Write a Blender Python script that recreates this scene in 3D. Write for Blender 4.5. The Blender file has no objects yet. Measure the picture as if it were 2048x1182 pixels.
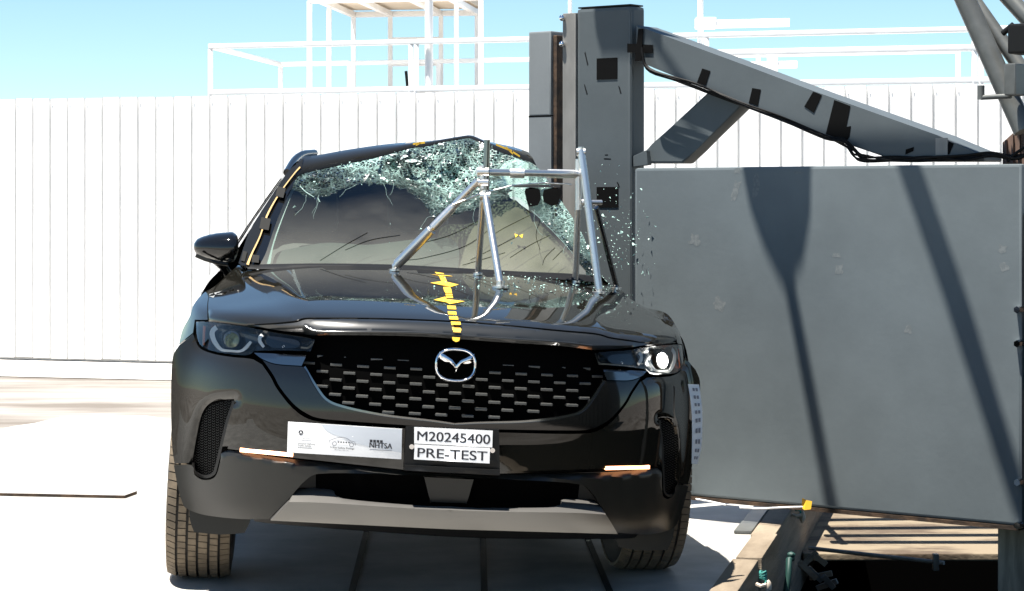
import bpy, bmesh, math, random
import numpy as np
from mathutils import Vector, Matrix
from mathutils.geometry import delaunay_2d_cdt
rng = np.random.default_rng(7); random.seed(7)
SC = bpy.context.scene; COL = SC.collection
# ------------------------------------------------------------ camera, sky, sun, exposure
F, CU, HV, HC = 4600.0, 1024.0, 405.0, 1.34     # focal length in photo pixels, centre column, horizon row, eye height
cd = bpy.data.cameras.new('camera'); cam = bpy.data.objects.new('camera', cd); COL.objects.link(cam)
cam.location = (0, 0, HC); cam.rotation_euler = (math.radians(90), 0, 0)
cd.sensor_width = 36; cd.lens = 36 * F / 2048; cd.shift_y = -(591 - HV) / 2048; cd.clip_end = 3000
SC.camera = cam
SUN = Vector((-.24, -.15, 1)).normalized()
w = bpy.data.worlds.new('World'); SC.world = w; w.use_nodes = True
nt = w.node_tree; bg = nt.nodes['Background']
sky = nt.nodes.new('ShaderNodeTexSky'); sky.sky_type = 'NISHITA'; sky.sun_disc = False
sky.sun_elevation = math.asin(SUN.z); sky.sun_rotation = math.atan2(SUN.x, SUN.y)
sky.air_density = 1.0; sky.dust_density = 0.0; sky.ozone_density = 1.5; sky.altitude = 2200
tn = nt.nodes.new('ShaderNodeMix'); tn.data_type = 'RGBA'; tn.blend_type = 'MULTIPLY'; tn.inputs['Factor'].default_value = 1; tn.inputs['B'].default_value = (.86, .99, .98, 1)
nt.links.new(sky.outputs[0], tn.inputs['A']); nt.links.new(tn.outputs['Result'], bg.inputs[0]); bg.inputs[1].default_value = 0.056
sl = bpy.data.lights.new('sun', 'SUN'); sl.energy = 5.0; sl.angle = math.radians(.53); sl.color = (1, .95, .88)
so = bpy.data.objects.new('sun', sl); COL.objects.link(so); so.rotation_euler = SUN.to_track_quat('Z', 'Y').to_euler()
so.location = (0, 0, 20)
SC.view_settings.view_transform = 'Standard'; SC.view_settings.look = 'None'
SC.view_settings.exposure = 1.55; SC.view_settings.gamma = 1.0
# ------------------------------------------------------------ materials
def new_mat(name):
    m = bpy.data.materials.new(name); m.use_nodes = True
    return m, m.node_tree.nodes, m.node_tree.links, m.node_tree.nodes['Principled BSDF']
def mat(name, col, rough=.5, metal=0, coat=0, spec=.5, var=0, scale=6, bump=0, bscale=60, stretch=(1,1,1), col2=None, sharp=False, thr=(.4,.65), det=5):
    m, n, l, b = new_mat(name)
    b.inputs['Base Color'].default_value = (*col, 1); b.inputs['Roughness'].default_value = rough
    b.inputs['Metallic'].default_value = metal; b.inputs['Coat Weight'].default_value = coat
    b.inputs['Coat Roughness'].default_value = .03; b.inputs['Specular IOR Level'].default_value = spec
    if var or col2 or bump:
        tc = n.new('ShaderNodeTexCoord'); mp = n.new('ShaderNodeMapping'); mp.inputs['Scale'].default_value = stretch
        l.new(tc.outputs['Object'], mp.inputs[0])
    if var or col2:
        t = n.new('ShaderNodeTexNoise'); t.inputs['Scale'].default_value = scale; t.inputs['Detail'].default_value = det; t.inputs['Roughness'].default_value = .6
        l.new(mp.outputs[0], t.inputs[0])
        r = n.new('ShaderNodeValToRGB'); e = r.color_ramp.elements
        c2 = col2 or tuple(min(1, c * (1 + var)) for c in col); c1 = col if col2 else tuple(c * (1 - var) for c in col)
        e[0].position, e[1].position = thr; e[0].color = (*c1, 1); e[1].color = (*c2, 1)
        l.new(t.outputs[0], r.inputs[0]); l.new(r.outputs[0], b.inputs['Base Color'])
    if bump:
        t2 = n.new('ShaderNodeTexNoise'); t2.inputs['Scale'].default_value = bscale; t2.inputs['Detail'].default_value = 4
        l.new(mp.outputs[0], t2.inputs[0]); bp = n.new('ShaderNodeBump'); bp.inputs['Strength'].default_value = bump
        bp.inputs['Distance'].default_value = .01; l.new(t2.outputs[0], bp.inputs['Height']); l.new(bp.outputs[0], b.inputs['Normal'])
    return m
def emis(name, col, s, base=(.8,.8,.8)):
    m, n, l, b = new_mat(name); b.inputs['Base Color'].default_value = (*base, 1)
    b.inputs['Emission Color'].default_value = (*col, 1); b.inputs['Emission Strength'].default_value = s; return m
def thin_glass(name, tint, fac=1.0, rough=.0, haze=0, hcol=(.6,.6,.55), zfade=None):
    m, n, l, b = new_mat(name); n.remove(b); out = n['Material Output']
    tr = n.new('ShaderNodeBsdfTransparent'); tr.inputs[0].default_value = (*tint, 1)
    gl = n.new('ShaderNodeBsdfGlossy'); gl.inputs['Roughness'].default_value = rough; gl.inputs[0].default_value = (1,1,1,1)
    fr = n.new('ShaderNodeFresnel'); fr.inputs[0].default_value = 1.5 if haze else 1.33
    mx = n.new('ShaderNodeMixShader'); l.new(fr.outputs[0], mx.inputs[0]); l.new(tr.outputs[0], mx.inputs[1]); l.new(gl.outputs[0], mx.inputs[2])
    last = mx
    if haze:
        df = n.new('ShaderNodeBsdfDiffuse'); df.inputs[0].default_value = (*hcol, 1)
        tc = n.new('ShaderNodeTexCoord'); t = n.new('ShaderNodeTexNoise'); t.inputs['Scale'].default_value = 3.5; t.inputs['Detail'].default_value = 6
        l.new(tc.outputs['Object'], t.inputs[0]); mr = n.new('ShaderNodeMapRange'); mr.inputs[1].default_value = .35; mr.inputs[2].default_value = .7
        mr.inputs[3].default_value = haze * .3; mr.inputs[4].default_value = haze; l.new(t.outputs[0], mr.inputs[0]); src = mr.outputs[0]
        if zfade:                       # dusty haze painted into the glass, thickest low on the pane, uneven edge
            sp = n.new('ShaderNodeSeparateXYZ'); l.new(tc.outputs['Object'], sp.inputs[0])
            ad = n.new('ShaderNodeMath'); ad.operation = 'MULTIPLY_ADD'; ad.inputs[1].default_value = .45; l.new(t.outputs[0], ad.inputs[0]); l.new(sp.outputs[2], ad.inputs[2])
            zr = n.new('ShaderNodeMapRange'); zr.interpolation_type = 'SMOOTHSTEP'; zr.inputs[1].default_value = zfade[0]+.22; zr.inputs[2].default_value = zfade[1]+.22; zr.inputs[3].default_value = 1; zr.inputs[4].default_value = .0; l.new(ad.outputs[0], zr.inputs[0])
            mu = n.new('ShaderNodeMath'); mu.operation = 'MULTIPLY'; l.new(mr.outputs[0], mu.inputs[0]); l.new(zr.outputs[0], mu.inputs[1]); src = mu.outputs[0]
        m2 = n.new('ShaderNodeMixShader'); l.new(src, m2.inputs[0]); l.new(mx.outputs[0], m2.inputs[1]); l.new(df.outputs[0], m2.inputs[2]); last = m2
    l.new(last.outputs[0], out.inputs[0]); return m
M = {}
M['nose'] = mat('nose_paint', (.012,.013,.013), .35, .0, 1.0, spec=.2); M['nose'].node_tree.nodes['Principled BSDF'].inputs['Coat Roughness'].default_value = .14
M['paint'] = mat('car_paint', (.010,.0095,.0075), .4, .0, 1.0, spec=.0)
M['gloss_black'] = mat('gloss_black', (.004,.004,.004), .08, 0, .2)
M['black'] = mat('matt_black_plastic', (.004,.004,.004), .5, spec=.25)
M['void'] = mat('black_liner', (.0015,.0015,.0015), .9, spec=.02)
M['cladding'] = mat('dark_grey_cladding', (.012,.012,.0105), .33, 0, 0, spec=.32, var=.1, scale=3)
M['skid'] = mat('silver_satin_plastic', (.155,.15,.14), .36, .55)
M['chrome'] = mat('chrome', (.75,.76,.78), .06, 1)
M['dark_chrome'] = mat('dark_chrome', (.22,.22,.22), .12, 1)
M['steel_tube'] = mat('polished_steel_tube', (.74,.73,.70), .34, 1, bump=.08, bscale=120)
M['grille_bar'] = mat('grey_grille_bar', (.07,.07,.065), .4, .2)
M['lamp_black'] = mat('lamp_housing', (.012,.014,.014), .18)
M['drl'] = mat('light_guide_grey', (.62,.62,.60), .3)
M['amber'] = mat('amber_reflector', (.55,.13,.05), .25)
M['lens_glass'] = thin_glass('clear_lens', (.93,.95,.95))
M['ws_glass'] = thin_glass('windscreen_glass', (.56,.68,.64), haze=.24, hcol=(.47,.46,.40), zfade=(1.04,1.39))
M['side_glass'] = thin_glass('tinted_side_glass', (.25,.28,.27))
M['led'] = emis('led_strip', (1,.40,.16), 2.2)
M['lamp_on'] = emis('lit_headlamp', (1,.97,.9), 8)
M['projector'] = mat('projector_lens', (.20,.20,.08), .08, 0, 1, var=.5, scale=60)
M['projector_rim'] = mat('projector_rim', (.45,.45,.46), .2, .7)
M['yellow'] = mat('yellow_tape', (.72,.42,.03), .45)
M['gold'] = mat('yellow_marking_cord', (.36,.23,.08), .6)
M['tape'] = mat('grey_cloth_tape', (.010,.010,.009), .7, spec=.15)
M['blacktape'] = mat('black_tape', (.003,.003,.003), .8, spec=.08)
M['sticker'] = mat('white_paper', (.82,.82,.82), .5)
M['greyprint'] = mat('pale_grey_print', (.50,.53,.57), .5)
M['ink'] = mat('black_ink', (.015,.015,.02), .6)
M['greyink'] = mat('grey_ink', (.22,.22,.25), .6)
M['tyre'] = mat('tyre_rubber', (.14,.108,.072), .75, var=.25, scale=14)
M['tyre_dark'] = mat('tyre_groove_rubber', (.022,.020,.018), .8)
M['rim'] = mat('dark_alloy', (.1,.1,.1), .3, .8)
M['barrier'] = None
def barrier_mat(name, base, scale_off=0, scuff=True):
    m, n, l, b = new_mat(name); b.inputs['Roughness'].default_value = .5; b.inputs['Specular IOR Level'].default_value = .35
    tc = n.new('ShaderNodeTexCoord'); mp = n.new('ShaderNodeMapping'); mp.inputs['Location'].default_value = (scale_off, 1.3, .2); l.new(tc.outputs['Object'], mp.inputs[0])
    a = n.new('ShaderNodeTexNoise'); a.inputs['Scale'].default_value = 1.7; a.inputs['Detail'].default_value = 7; a.inputs['Roughness'].default_value = .62; l.new(mp.outputs[0], a.inputs[0])
    r = n.new('ShaderNodeValToRGB'); r.color_ramp.elements[0].position = .3; r.color_ramp.elements[1].position = .75
    r.color_ramp.elements[0].color = (*[c * .80 for c in base], 1); r.color_ramp.elements[1].color = (*[c * 1.12 for c in base], 1); l.new(a.outputs[0], r.inputs[0])
    last = r.outputs[0]
    if scuff:
        mp2 = n.new('ShaderNodeMapping'); mp2.inputs['Scale'].default_value = (1, 1, .55); mp2.inputs['Location'].default_value = (scale_off * 2 + .37, 0, .9); l.new(tc.outputs['Object'], mp2.inputs[0])
        s = n.new('ShaderNodeTexNoise'); s.inputs['Scale'].default_value = 9; s.inputs['Detail'].default_value = 9; s.inputs['Roughness'].default_value = .72; l.new(mp2.outputs[0], s.inputs[0])
        rs = n.new('ShaderNodeValToRGB'); rs.color_ramp.elements[0].position = .70; rs.color_ramp.elements[1].position = .74; l.new(s.outputs[0], rs.inputs[0])
        mx = n.new('ShaderNodeMix'); mx.data_type = 'RGBA'; mx.inputs['B'].default_value = (.42, .42, .41, 1)
        mu = n.new('ShaderNodeMath'); mu.operation = 'MULTIPLY'; mu.inputs[1].default_value = .55; l.new(rs.outputs[0], mu.inputs[0])
        l.new(mu.outputs[0], mx.inputs['Factor']); l.new(last, mx.inputs['A']); last = mx.outputs['Result']
        mp3 = n.new('ShaderNodeMapping'); mp3.inputs['Scale'].default_value = (1, 1, .2); mp3.inputs['Location'].default_value = (scale_off + 3, 0, 0); l.new(tc.outputs['Object'], mp3.inputs[0])
        k = n.new('ShaderNodeTexNoise'); k.inputs['Scale'].default_value = 22; k.inputs['Detail'].default_value = 6; l.new(mp3.outputs[0], k.inputs[0])
        rk = n.new('ShaderNodeValToRGB'); rk.color_ramp.elements[0].position = .73; rk.color_ramp.elements[1].position = .75; l.new(k.outputs[0], rk.inputs[0])
        mx2 = n.new('ShaderNodeMix'); mx2.data_type = 'RGBA'; mx2.inputs['B'].default_value = (.03, .03, .03, 1)
        mu2 = n.new('ShaderNodeMath'); mu2.operation = 'MULTIPLY'; mu2.inputs[1].default_value = .6; l.new(rk.outputs[0], mu2.inputs[0])
        l.new(mu2.outputs[0], mx2.inputs['Factor']); l.new(last, mx2.inputs['A']); last = mx2.outputs['Result']
    l.new(last, b.inputs['Base Color'])
    t = n.new('ShaderNodeTexNoise'); t.inputs['Scale'].default_value = 45; t.inputs['Detail'].default_value = 4; l.new(tc.outputs['Object'], t.inputs[0])
    bp = n.new('ShaderNodeBump'); bp.inputs['Strength'].default_value = .035; bp.inputs['Distance'].default_value = .01; l.new(t.outputs[0], bp.inputs['Height']); l.new(bp.outputs[0], b.inputs['Normal'])
    return m
GREY = (.116, .137, .145)
M['barrier'] = barrier_mat('grey_barrier_paint', GREY)
M['column'] = barrier_mat('grey_column_paint', (.076, .090, .096), 4.1)
M['pole'] = barrier_mat('grey_pole_paint', (.17, .185, .19), 7.7, scuff=False)
M['plate'] = mat('bare_plate_steel', (.22,.215,.20), .55, .1, var=.25, scale=5, stretch=(1,1,.3))
M['rust'] = mat('rusty_steel', (.05,.028,.014), .8, var=.6, scale=14, bump=.3)
M['white'] = mat('white_painted_metal', (.80,.79,.77), .5, var=.05, scale=3)
M['whitefence'] = mat('white_sheet_metal', (.80,.80,.79), .45, var=.04, scale=2)
M['floor'] = mat('white_floor_paint', (.38,.365,.335), .5, var=.20, scale=2.6, bump=.06, bscale=30)
M['dirt'] = mat('brown_dirt', (.125,.108,.09), .9, col2=(.27,.25,.225), scale=1.1, stretch=(.45,1.5,1), thr=(.36,.6), bump=.3)
M['concrete'] = mat('pale_concrete', (.52,.50,.47), .8, var=.12, scale=.6)
M['ledge'] = mat('dusty_wooden_ledge', (.19,.150,.098), .8, col2=(.075,.052,.032), scale=2.6, stretch=(.8,2.0,1), thr=(.46,.60), bump=.3)
M['wood'] = mat('weathered_timber', (.24,.195,.14), .8, col2=(.09,.065,.04), scale=5, stretch=(1,.25,3), thr=(.35,.7), bump=.35)
M['brownboard'] = mat('brown_corrugated_board', (.15,.095,.07), .7, var=.3, scale=5)
M['galv'] = mat('grey_galvanised_tube', (.105,.11,.105), .42, .3, var=.15, scale=9)
M['teal'] = mat('teal_rope', (.03,.22,.19), .8, var=.3, scale=40)
M['hose'] = mat('green_hose', (.006,.04,.032), .6)
M['cream_rope'] = mat('cream_cloth', (.6,.5,.4), .8)
M['cable'] = mat('black_cable', (.004,.004,.004), .6, spec=.15)
M['white_wire'] = mat('white_wire', (.8,.8,.8), .4)
M['interior'] = mat('dark_interior', (.03,.042,.042), .7)
M['seat'] = mat('black_seat', (.022,.034,.036), .7)
M['airbag'] = mat('beige_airbag_fabric', (.060,.058,.05), .85, var=.12, scale=5, bump=.08, bscale=5)
M['airbag_tan'] = mat('tan_airbag_fabric', (.15,.108,.07), .85, var=.15, scale=4, bump=.08, bscale=5)
M['pillar_trim'] = mat('pale_pillar_trim', (.33,.37,.36), .7)
M['blue'] = mat('blue_tape', (.03,.08,.45), .5)
def crazed():
    m, n, l, b = new_mat('crazed_glass'); n.remove(b); out = n['Material Output']
    tc = n.new('ShaderNodeTexCoord')
    v = n.new('ShaderNodeTexVoronoi'); v.feature = 'DISTANCE_TO_EDGE'; v.inputs['Scale'].default_value = 70; l.new(tc.outputs['Object'], v.inputs[0])
    v2 = n.new('ShaderNodeTexVoronoi'); v2.feature = 'DISTANCE_TO_EDGE'; v2.inputs['Scale'].default_value = 19; l.new(tc.outputs['Object'], v2.inputs[0])
    no = n.new('ShaderNodeTexNoise'); no.inputs['Scale'].default_value = 7; no.inputs['Detail'].default_value = 8; no.inputs['Roughness'].default_value = .7; l.new(tc.outputs['Object'], no.inputs[0])
    def ramp(src, p0, p1, inv=True):
        mr = n.new('ShaderNodeMapRange'); mr.inputs[1].default_value = p0; mr.inputs[2].default_value = p1
        mr.inputs[3].default_value = 1. if inv else 0.; mr.inputs[4].default_value = 0. if inv else 1.; l.new(src, mr.inputs[0]); return mr.outputs[0]
    def op(o, a, bb):
        q = n.new('ShaderNodeMath'); q.operation = o; q.use_clamp = True
        for i, x in enumerate((a, bb)):
            if isinstance(x, float): q.inputs[i].default_value = x
            else: l.new(x, q.inputs[i])
        return q.outputs[0]
    e = op('MAXIMUM', op('MULTIPLY', ramp(v.outputs[0], .0, .16), .75), ramp(v2.outputs[0], 0, .06))
    pat = ramp(no.outputs[0], .38, .66, False)
    at_ = n.new('ShaderNodeAttribute'); at_.attribute_name = 'crack_amount'; fac = op('MULTIPLY', e, op('MULTIPLY', op('ADD', op('MULTIPLY', pat, .85), .15), at_.outputs['Fac']))
    tr = n.new('ShaderNodeBsdfTransparent'); tr.inputs[0].default_value = (.50, .72, .64, 1)
    gl = n.new('ShaderNodeBsdfGlossy'); gl.inputs['Roughness'].default_value = .12
    bu = n.new('ShaderNodeBump'); bu.inputs['Strength'].default_value = .9; bu.inputs['Distance'].default_value = .02; l.new(v.outputs[0], bu.inputs['Height']); l.new(bu.outputs[0], gl.inputs['Normal'])
    fr = n.new('ShaderNodeFresnel'); fr.inputs[0].default_value = 1.6; l.new(bu.outputs[0], fr.inputs['Normal'])
    mx = n.new('ShaderNodeMixShader'); l.new(fr.outputs[0], mx.inputs[0]); l.new(tr.outputs[0], mx.inputs[1]); l.new(gl.outputs[0], mx.inputs[2])
    df = n.new('ShaderNodeBsdfPrincipled'); df.inputs['Base Color'].default_value = (.42, .64, .58, 1); df.inputs['Roughness'].default_value = .25
    m2 = n.new('ShaderNodeMixShader'); l.new(fac, m2.inputs[0]); l.new(mx.outputs[0], m2.inputs[1]); l.new(df.outputs[0], m2.inputs[2])
    l.new(m2.outputs[0], out.inputs[0]); return m
M['crazed'] = crazed()
M['shard'] = mat('glass_fragment', (.55,.80,.72), .05, 0, 0, .9)
# ------------------------------------------------------------ mesh helpers
def raw(name, verts, faces, m, parent=None, smooth=False, angle=35):
    me = bpy.data.meshes.new(name); me.from_pydata([tuple(map(float, v)) for v in verts], [], [tuple(map(int, f)) for f in faces]); me.update()
    if smooth:
        bm = bmesh.new(); bm.from_mesh(me)
        for f in bm.faces: f.smooth = True
        for e in bm.edges:
            if len(e.link_faces) == 2 and e.calc_face_angle(0) > math.radians(angle): e.smooth = False
        bm.to_mesh(me); bm.free()
    return link(name, me, m, parent)
def link(name, me, m, parent=None):
    if m is not None: me.materials.append(m)
    o = bpy.data.objects.new(name, me); COL.objects.link(o)
    if parent is not None: o.parent = parent
    return o
def from_bm(name, bm, m, parent=None, smooth=False, angle=35):
    bmesh.ops.recalc_face_normals(bm, faces=bm.faces)
    if smooth:
        for f in bm.faces: f.smooth = True
        for e in bm.edges:
            if len(e.link_faces) == 2 and e.calc_face_angle(0) > math.radians(angle): e.smooth = False
    me = bpy.data.meshes.new(name); bm.to_mesh(me); bm.free(); return link(name, me, m, parent)
def box(bm, x0, x1, y0, y1, z0, z1, bev=0, mtx=None):
    vs = [bm.verts.new(c) for c in [(x0,y0,z0),(x1,y0,z0),(x1,y1,z0),(x0,y1,z0),(x0,y0,z1),(x1,y0,z1),(x1,y1,z1),(x0,y1,z1)]]
    fs = [bm.faces.new([vs[i] for i in q]) for q in [(3,2,1,0),(4,5,6,7),(0,1,5,4),(1,2,6,5),(2,3,7,6),(3,0,4,7)]]
    new = vs
    if bev:
        es = list({e for f in fs for e in f.edges}); r = bmesh.ops.bevel(bm, geom=es, offset=bev, segments=2, affect='EDGES', profile=.6)
        new = list({v for f in r['faces'] for v in f.verts} | {v for v in vs if v.is_valid})
    if mtx is not None: bmesh.ops.transform(bm, matrix=mtx, verts=new)
def boxobj(name, x0, x1, y0, y1, z0, z1, m, parent=None, bev=0):
    bm = bmesh.new(); box(bm, x0, x1, y0, y1, z0, z1, bev); return from_bm(name, bm, m, parent, bool(bev), 50 if bev > .03 else 15)
def prism(bm, poly, t0, t1, bev=0):      # poly in (x, z), thickness along y
    a = [bm.verts.new((p[0], t0, p[1])) for p in poly]; b = [bm.verts.new((p[0], t1, p[1])) for p in poly]; n = len(poly)
    fs = [bm.faces.new(a), bm.faces.new(b[::-1])] + [bm.faces.new([a[i], b[i], b[(i+1) % n], a[(i+1) % n]]) for i in range(n)]
    if bev: bmesh.ops.bevel(bm, geom=list({e for f in fs for e in f.edges}), offset=bev, segments=2, affect='EDGES', profile=.6)
def prismobj(name, poly, t0, t1, m, parent=None, bev=0):
    bm = bmesh.new(); prism(bm, poly, t0, t1, bev); return from_bm(name, bm, m, parent, bool(bev), 15)
def tube(bm, pts, r, seg=10, cap=True):
    pts = [Vector(p) for p in pts]; rs = r if isinstance(r, (list, tuple)) else [r] * len(pts); rings = []
    up = None
    for i, p in enumerate(pts):
        d = (pts[min(i+1, len(pts)-1)] - pts[max(i-1, 0)]).normalized()
        if up is None: up = d.orthogonal().normalized()
        up = (up - d * up.dot(d)).normalized(); s = d.cross(up)
        rings.append([bm.verts.new(p + (up * math.cos(a) + s * math.sin(a)) * rs[i]) for a in [2 * math.pi * k / seg for k in range(seg)]])
    for a, b in zip(rings, rings[1:]):
        for k in range(seg): bm.faces.new([a[k], a[(k+1) % seg], b[(k+1) % seg], b[k]])
    if cap: bm.faces.new(rings[0][::-1]); bm.faces.new(rings[-1])
def tubeobj(name, pts, r, m, parent=None, seg=10):
    bm = bmesh.new(); tube(bm, pts, r, seg); return from_bm(name, bm, m, parent, True, 50)
def empty(name, loc=(0,0,0), rz=0):
    o = bpy.data.objects.new(name, None); COL.objects.link(o); o.location = loc; o.rotation_euler = (0, 0, rz); o.empty_display_size = .2; return o
def tag(o, label=None, cat=None, group=None, kind=None):
    if label: o['label'] = label
    if cat: o['category'] = cat
    if group: o['group'] = group
    if kind: o['kind'] = kind
    return o
def px_at(u, v, Y): return Vector(((u - CU) * Y / F, Y, HC - (v - HV) * Y / F))
def px_ground(u, v, z=0):
    Y = F * (HC - z) / (v - HV); return Vector(((u - CU) * Y / F, Y, z))
def catmull(pts, closed=True, n=6):
    """smooth a traced outline; a third value 1 keeps a corner sharp"""
    P = [np.array(p[:2], float) for p in pts]; C = [len(p) > 2 and p[2] for p in pts]; N = len(P); out = []
    for i in range(N if closed else N - 1):
        p1, p2 = P[i], P[(i+1) % N]
        p0 = P[i-1] if (closed or i > 0) and not C[i] else 2 * p1 - p2
        p3 = P[(i+2) % N] if (closed or i + 2 < N) and not C[(i+1) % N] else 2 * p2 - p1
        k = max(1, min(n, int(np.linalg.norm(p2 - p1) / 7) + 1))
        for j in range(k):
            t = j / k
            out.append(.5 * ((2*p1) + (-p0+p2)*t + (2*p0-5*p1+4*p2-p3)*t*t + (-p0+3*p1-3*p2+p3)*t**3))
    if not closed: out.append(P[-1])
    return np.array(out)
def pip(q, poly):
    q = np.atleast_2d(q); ins = np.zeros(len(q), bool); n = len(poly); j = n - 1
    for i in range(n):
        a, b = poly[i], poly[j]; c = ((a[1] > q[:,1]) != (b[1] > q[:,1]))
        with np.errstate(divide='ignore', invalid='ignore'):
            ins ^= c & (q[:,0] < (b[0]-a[0]) * (q[:,1]-a[1]) / (b[1]-a[1]) + a[0])
        j = i
    return ins
def dpoly(q, line):
    q = np.atleast_2d(q); best = np.full(len(q), 1e9)
    for a, b in zip(line[:-1], line[1:]):
        ab = b - a; t = np.clip(((q - a) @ ab) / max(ab @ ab, 1e-9), 0, 1); best = np.minimum(best, np.linalg.norm(q - (a + t[:,None] * ab), axis=1))
    return best
def fill(outer, holes=(), step=8.0):
    """triangulate an outline (with holes) with interior points: 2-D points and triangles"""
    loops = [np.asarray(outer)] + [np.asarray(h) for h in holes]; pts = []; edges = []
    for L in loops:
        b = len(pts); pts += list(L); edges += [(b + i, b + (i + 1) % len(L)) for i in range(len(L))]
    lo, hi = loops[0].min(0), loops[0].max(0)
    gx, gy = np.meshgrid(np.arange(lo[0] + step/2, hi[0], step), np.arange(lo[1] + step/2, hi[1], step)); gx[::2] += step / 2
    g = np.stack([gx.ravel(), gy.ravel()], 1)
    if len(g):
        k = pip(g, loops[0])
        for h in loops[1:]: k &= ~pip(g, h)
        g = g[k]
        if len(g):
            d = np.full(len(g), 1e9)
            for L in loops: d = np.minimum(d, dpoly(g, np.vstack([L, L[:1]])))
            pts += list(g[d > step * .45])
    r = delaunay_2d_cdt([Vector((float(p[0]), float(p[1]))) for p in pts], edges, [], 0, 1e-5)
    V = np.array([tuple(v) for v in r[0]]); T = np.array([list(f) for f in r[2] if len(f) == 3]); c = V[T].mean(1)
    k = pip(c, loops[0])
    for h in loops[1:]: k &= ~pip(c, h)
    return V, T[k]
def mesh_from_tris(name, P, T, m, parent, rim=None, flip_to=None, smooth=True, angle=35):
    n = np.cross(P[T[:,1]] - P[T[:,0]], P[T[:,2]] - P[T[:,0]])
    if flip_to is not None and (n * (flip_to - P[T[:,0]])).sum() < 0: T = T[:, ::-1]
    faces = [tuple(t) for t in T]; V = [tuple(p) for p in P]
    if rim is not None:
        cnt = {}
        for t in T:
            for a, b in ((t[0],t[1]),(t[1],t[2]),(t[2],t[0])): cnt[(a,b)] = cnt.get((a,b), 0) + 1
        idx = {}
        def back(i):
            if i not in idx: idx[i] = len(V); V.append(tuple(P[i] + rim))
            return idx[i]
        for (a, b) in list(cnt):
            if (b, a) not in cnt: faces.append((b, a, back(a), back(b)))
    return raw(name, V, faces, m, parent, smooth, angle)
# ------------------------------------------------------------ the posed car: pixel <-> car coordinates
CX, CY, YAW, ROLL = -.303, 8.36, .1163, .0548
def rz(a): c, s = math.cos(a), math.sin(a); return np.array([[c,-s,0],[s,c,0],[0,0,1.]])
def ry(a): c, s = math.cos(a), math.sin(a); return np.array([[c,0,s],[0,1.,0],[-s,0,c]])
R0 = rz(YAW); T0 = np.array([CX, CY, 0.]); RB = ry(ROLL); PIV = np.array([0,0,.4]); TB = PIV - RB @ PIV   # body (leaning) -> car frame
RW = R0 @ RB; TW = T0 + R0 @ TB
def smooth_tab(xs, ys, lo, hi, sig):
    g = np.linspace(lo, hi, 600); v = np.interp(g, xs, ys); dx = g[1] - g[0]; k = int(4 * sig / dx)
    ker = np.exp(-.5 * (np.arange(-k, k+1) * dx / sig) ** 2); ker /= ker.sum()
    v = np.convolve(np.pad(v, k, mode='edge'), ker, 'valid'); return lambda q: np.interp(q, g, v)
fa = smooth_tab([.15,.2,.24,.3,.37,.5,.65,.75,.8,.85,.9,.95,1.0,1.2], [.83,.872,.892,.912,.925,.938,.945,.938,.92,.906,.892,.875,.86,.84], .1, 1.3, .025)
fb = smooth_tab([.15,.25,.3,.36,.45,.55,.65,.75,.85,.92,.96,1.0,1.1,1.2], [.74,.83,.86,.875,.885,.897,.897,.888,.868,.845,.815,.78,.68,.5], .1, 1.3, .02)
hc = smooth_tab([-1,-.85,-.78,-.5,0,.42,.75,1.2,2], [.90,.938,.955,.996,1.046,1.083,1.11,1.135,1.15], -1.2, 2.2, .06)
def gfront(p):
    z = p[...,2]; a = fa(z); b = fb(z); y = np.where(p[...,1] < 0, np.abs(p[...,1] / b), 0)
    return ((np.abs(p[...,0] / a) ** 3.6 + y ** 1.6) ** .4 - 1) * .8
def Hood(x, y):
    cr = .64 - .10 * (.5 - y)                       # crease runs in towards the nose
    s = np.clip((cr - np.abs(x)) / .10 + .5, 0, 1); s = s * s * (3 - 2 * s)
    return hc(y) - .11 * np.abs(x / .9) ** 3 + .010 * (s - 1) * np.clip((.7 - y), 0, 1)
def gbody(p):
    a = gfront(p); b = p[...,2] - Hood(p[...,0], p[...,1]); return .5 * (a + b + np.sqrt((a - b) ** 2 + .018 ** 2)) - .004
def gscreen(p):
    ax = np.abs(p[...,0]); return (.40 + .18 * ax ** 2 + 1.6 * np.clip(ax - .52, 0, 1) ** 2 + (p[...,2] - 1.075) * 1.72 - p[...,1]) * -.5 * -1
def hit(uv, g, t0=6.4, t1=10.6, n=110):
    uv = np.atleast_2d(np.asarray(uv, float))
    d = np.stack([(uv[:,0]-CU)/F, np.ones(len(uv)), -(uv[:,1]-HV)/F], 1); o = RW.T @ (np.array([0,0,HC]) - TW); D = d @ RW
    ts = np.linspace(t0, t1, n); lo = np.full(len(uv), float(t1)); hi = lo.copy(); found = np.zeros(len(uv), bool); best = np.full(len(uv), 1e9); bt = lo.copy()
    for k in range(n):
        v = g(o + D * ts[k]); m = (v <= 0) & ~found; lo[m] = ts[max(k-1,0)]; hi[m] = ts[k]; found |= m
        m = v < best; best[m] = v[m]; bt[m] = ts[k]
    for _ in range(26):
        mid = (lo + hi) / 2; i = g(o + D * mid[:,None]) <= 0; hi = np.where(i, mid, hi); lo = np.where(i, lo, mid)
    return o + D * np.where(found, hi, bt)[:,None]
def toc(P): return np.atleast_2d(P) @ RB.T + TB            # leaning body coordinates -> car empty coordinates
def proj(Pc):                                              # car coordinates -> photo pixel
    W = np.atleast_2d(Pc) @ R0.T + T0; return np.stack([CU + F*W[:,0]/W[:,1], HV + F*(HC-W[:,2])/W[:,1]], 1)
CAMC = R0.T @ (np.array([0,0,HC]) - T0)
car = empty('car', (CX, CY, 0), YAW)
tag(car, 'dark grey crashed estate car with shattered windscreen, crushed against the grey pole', 'car')
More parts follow.
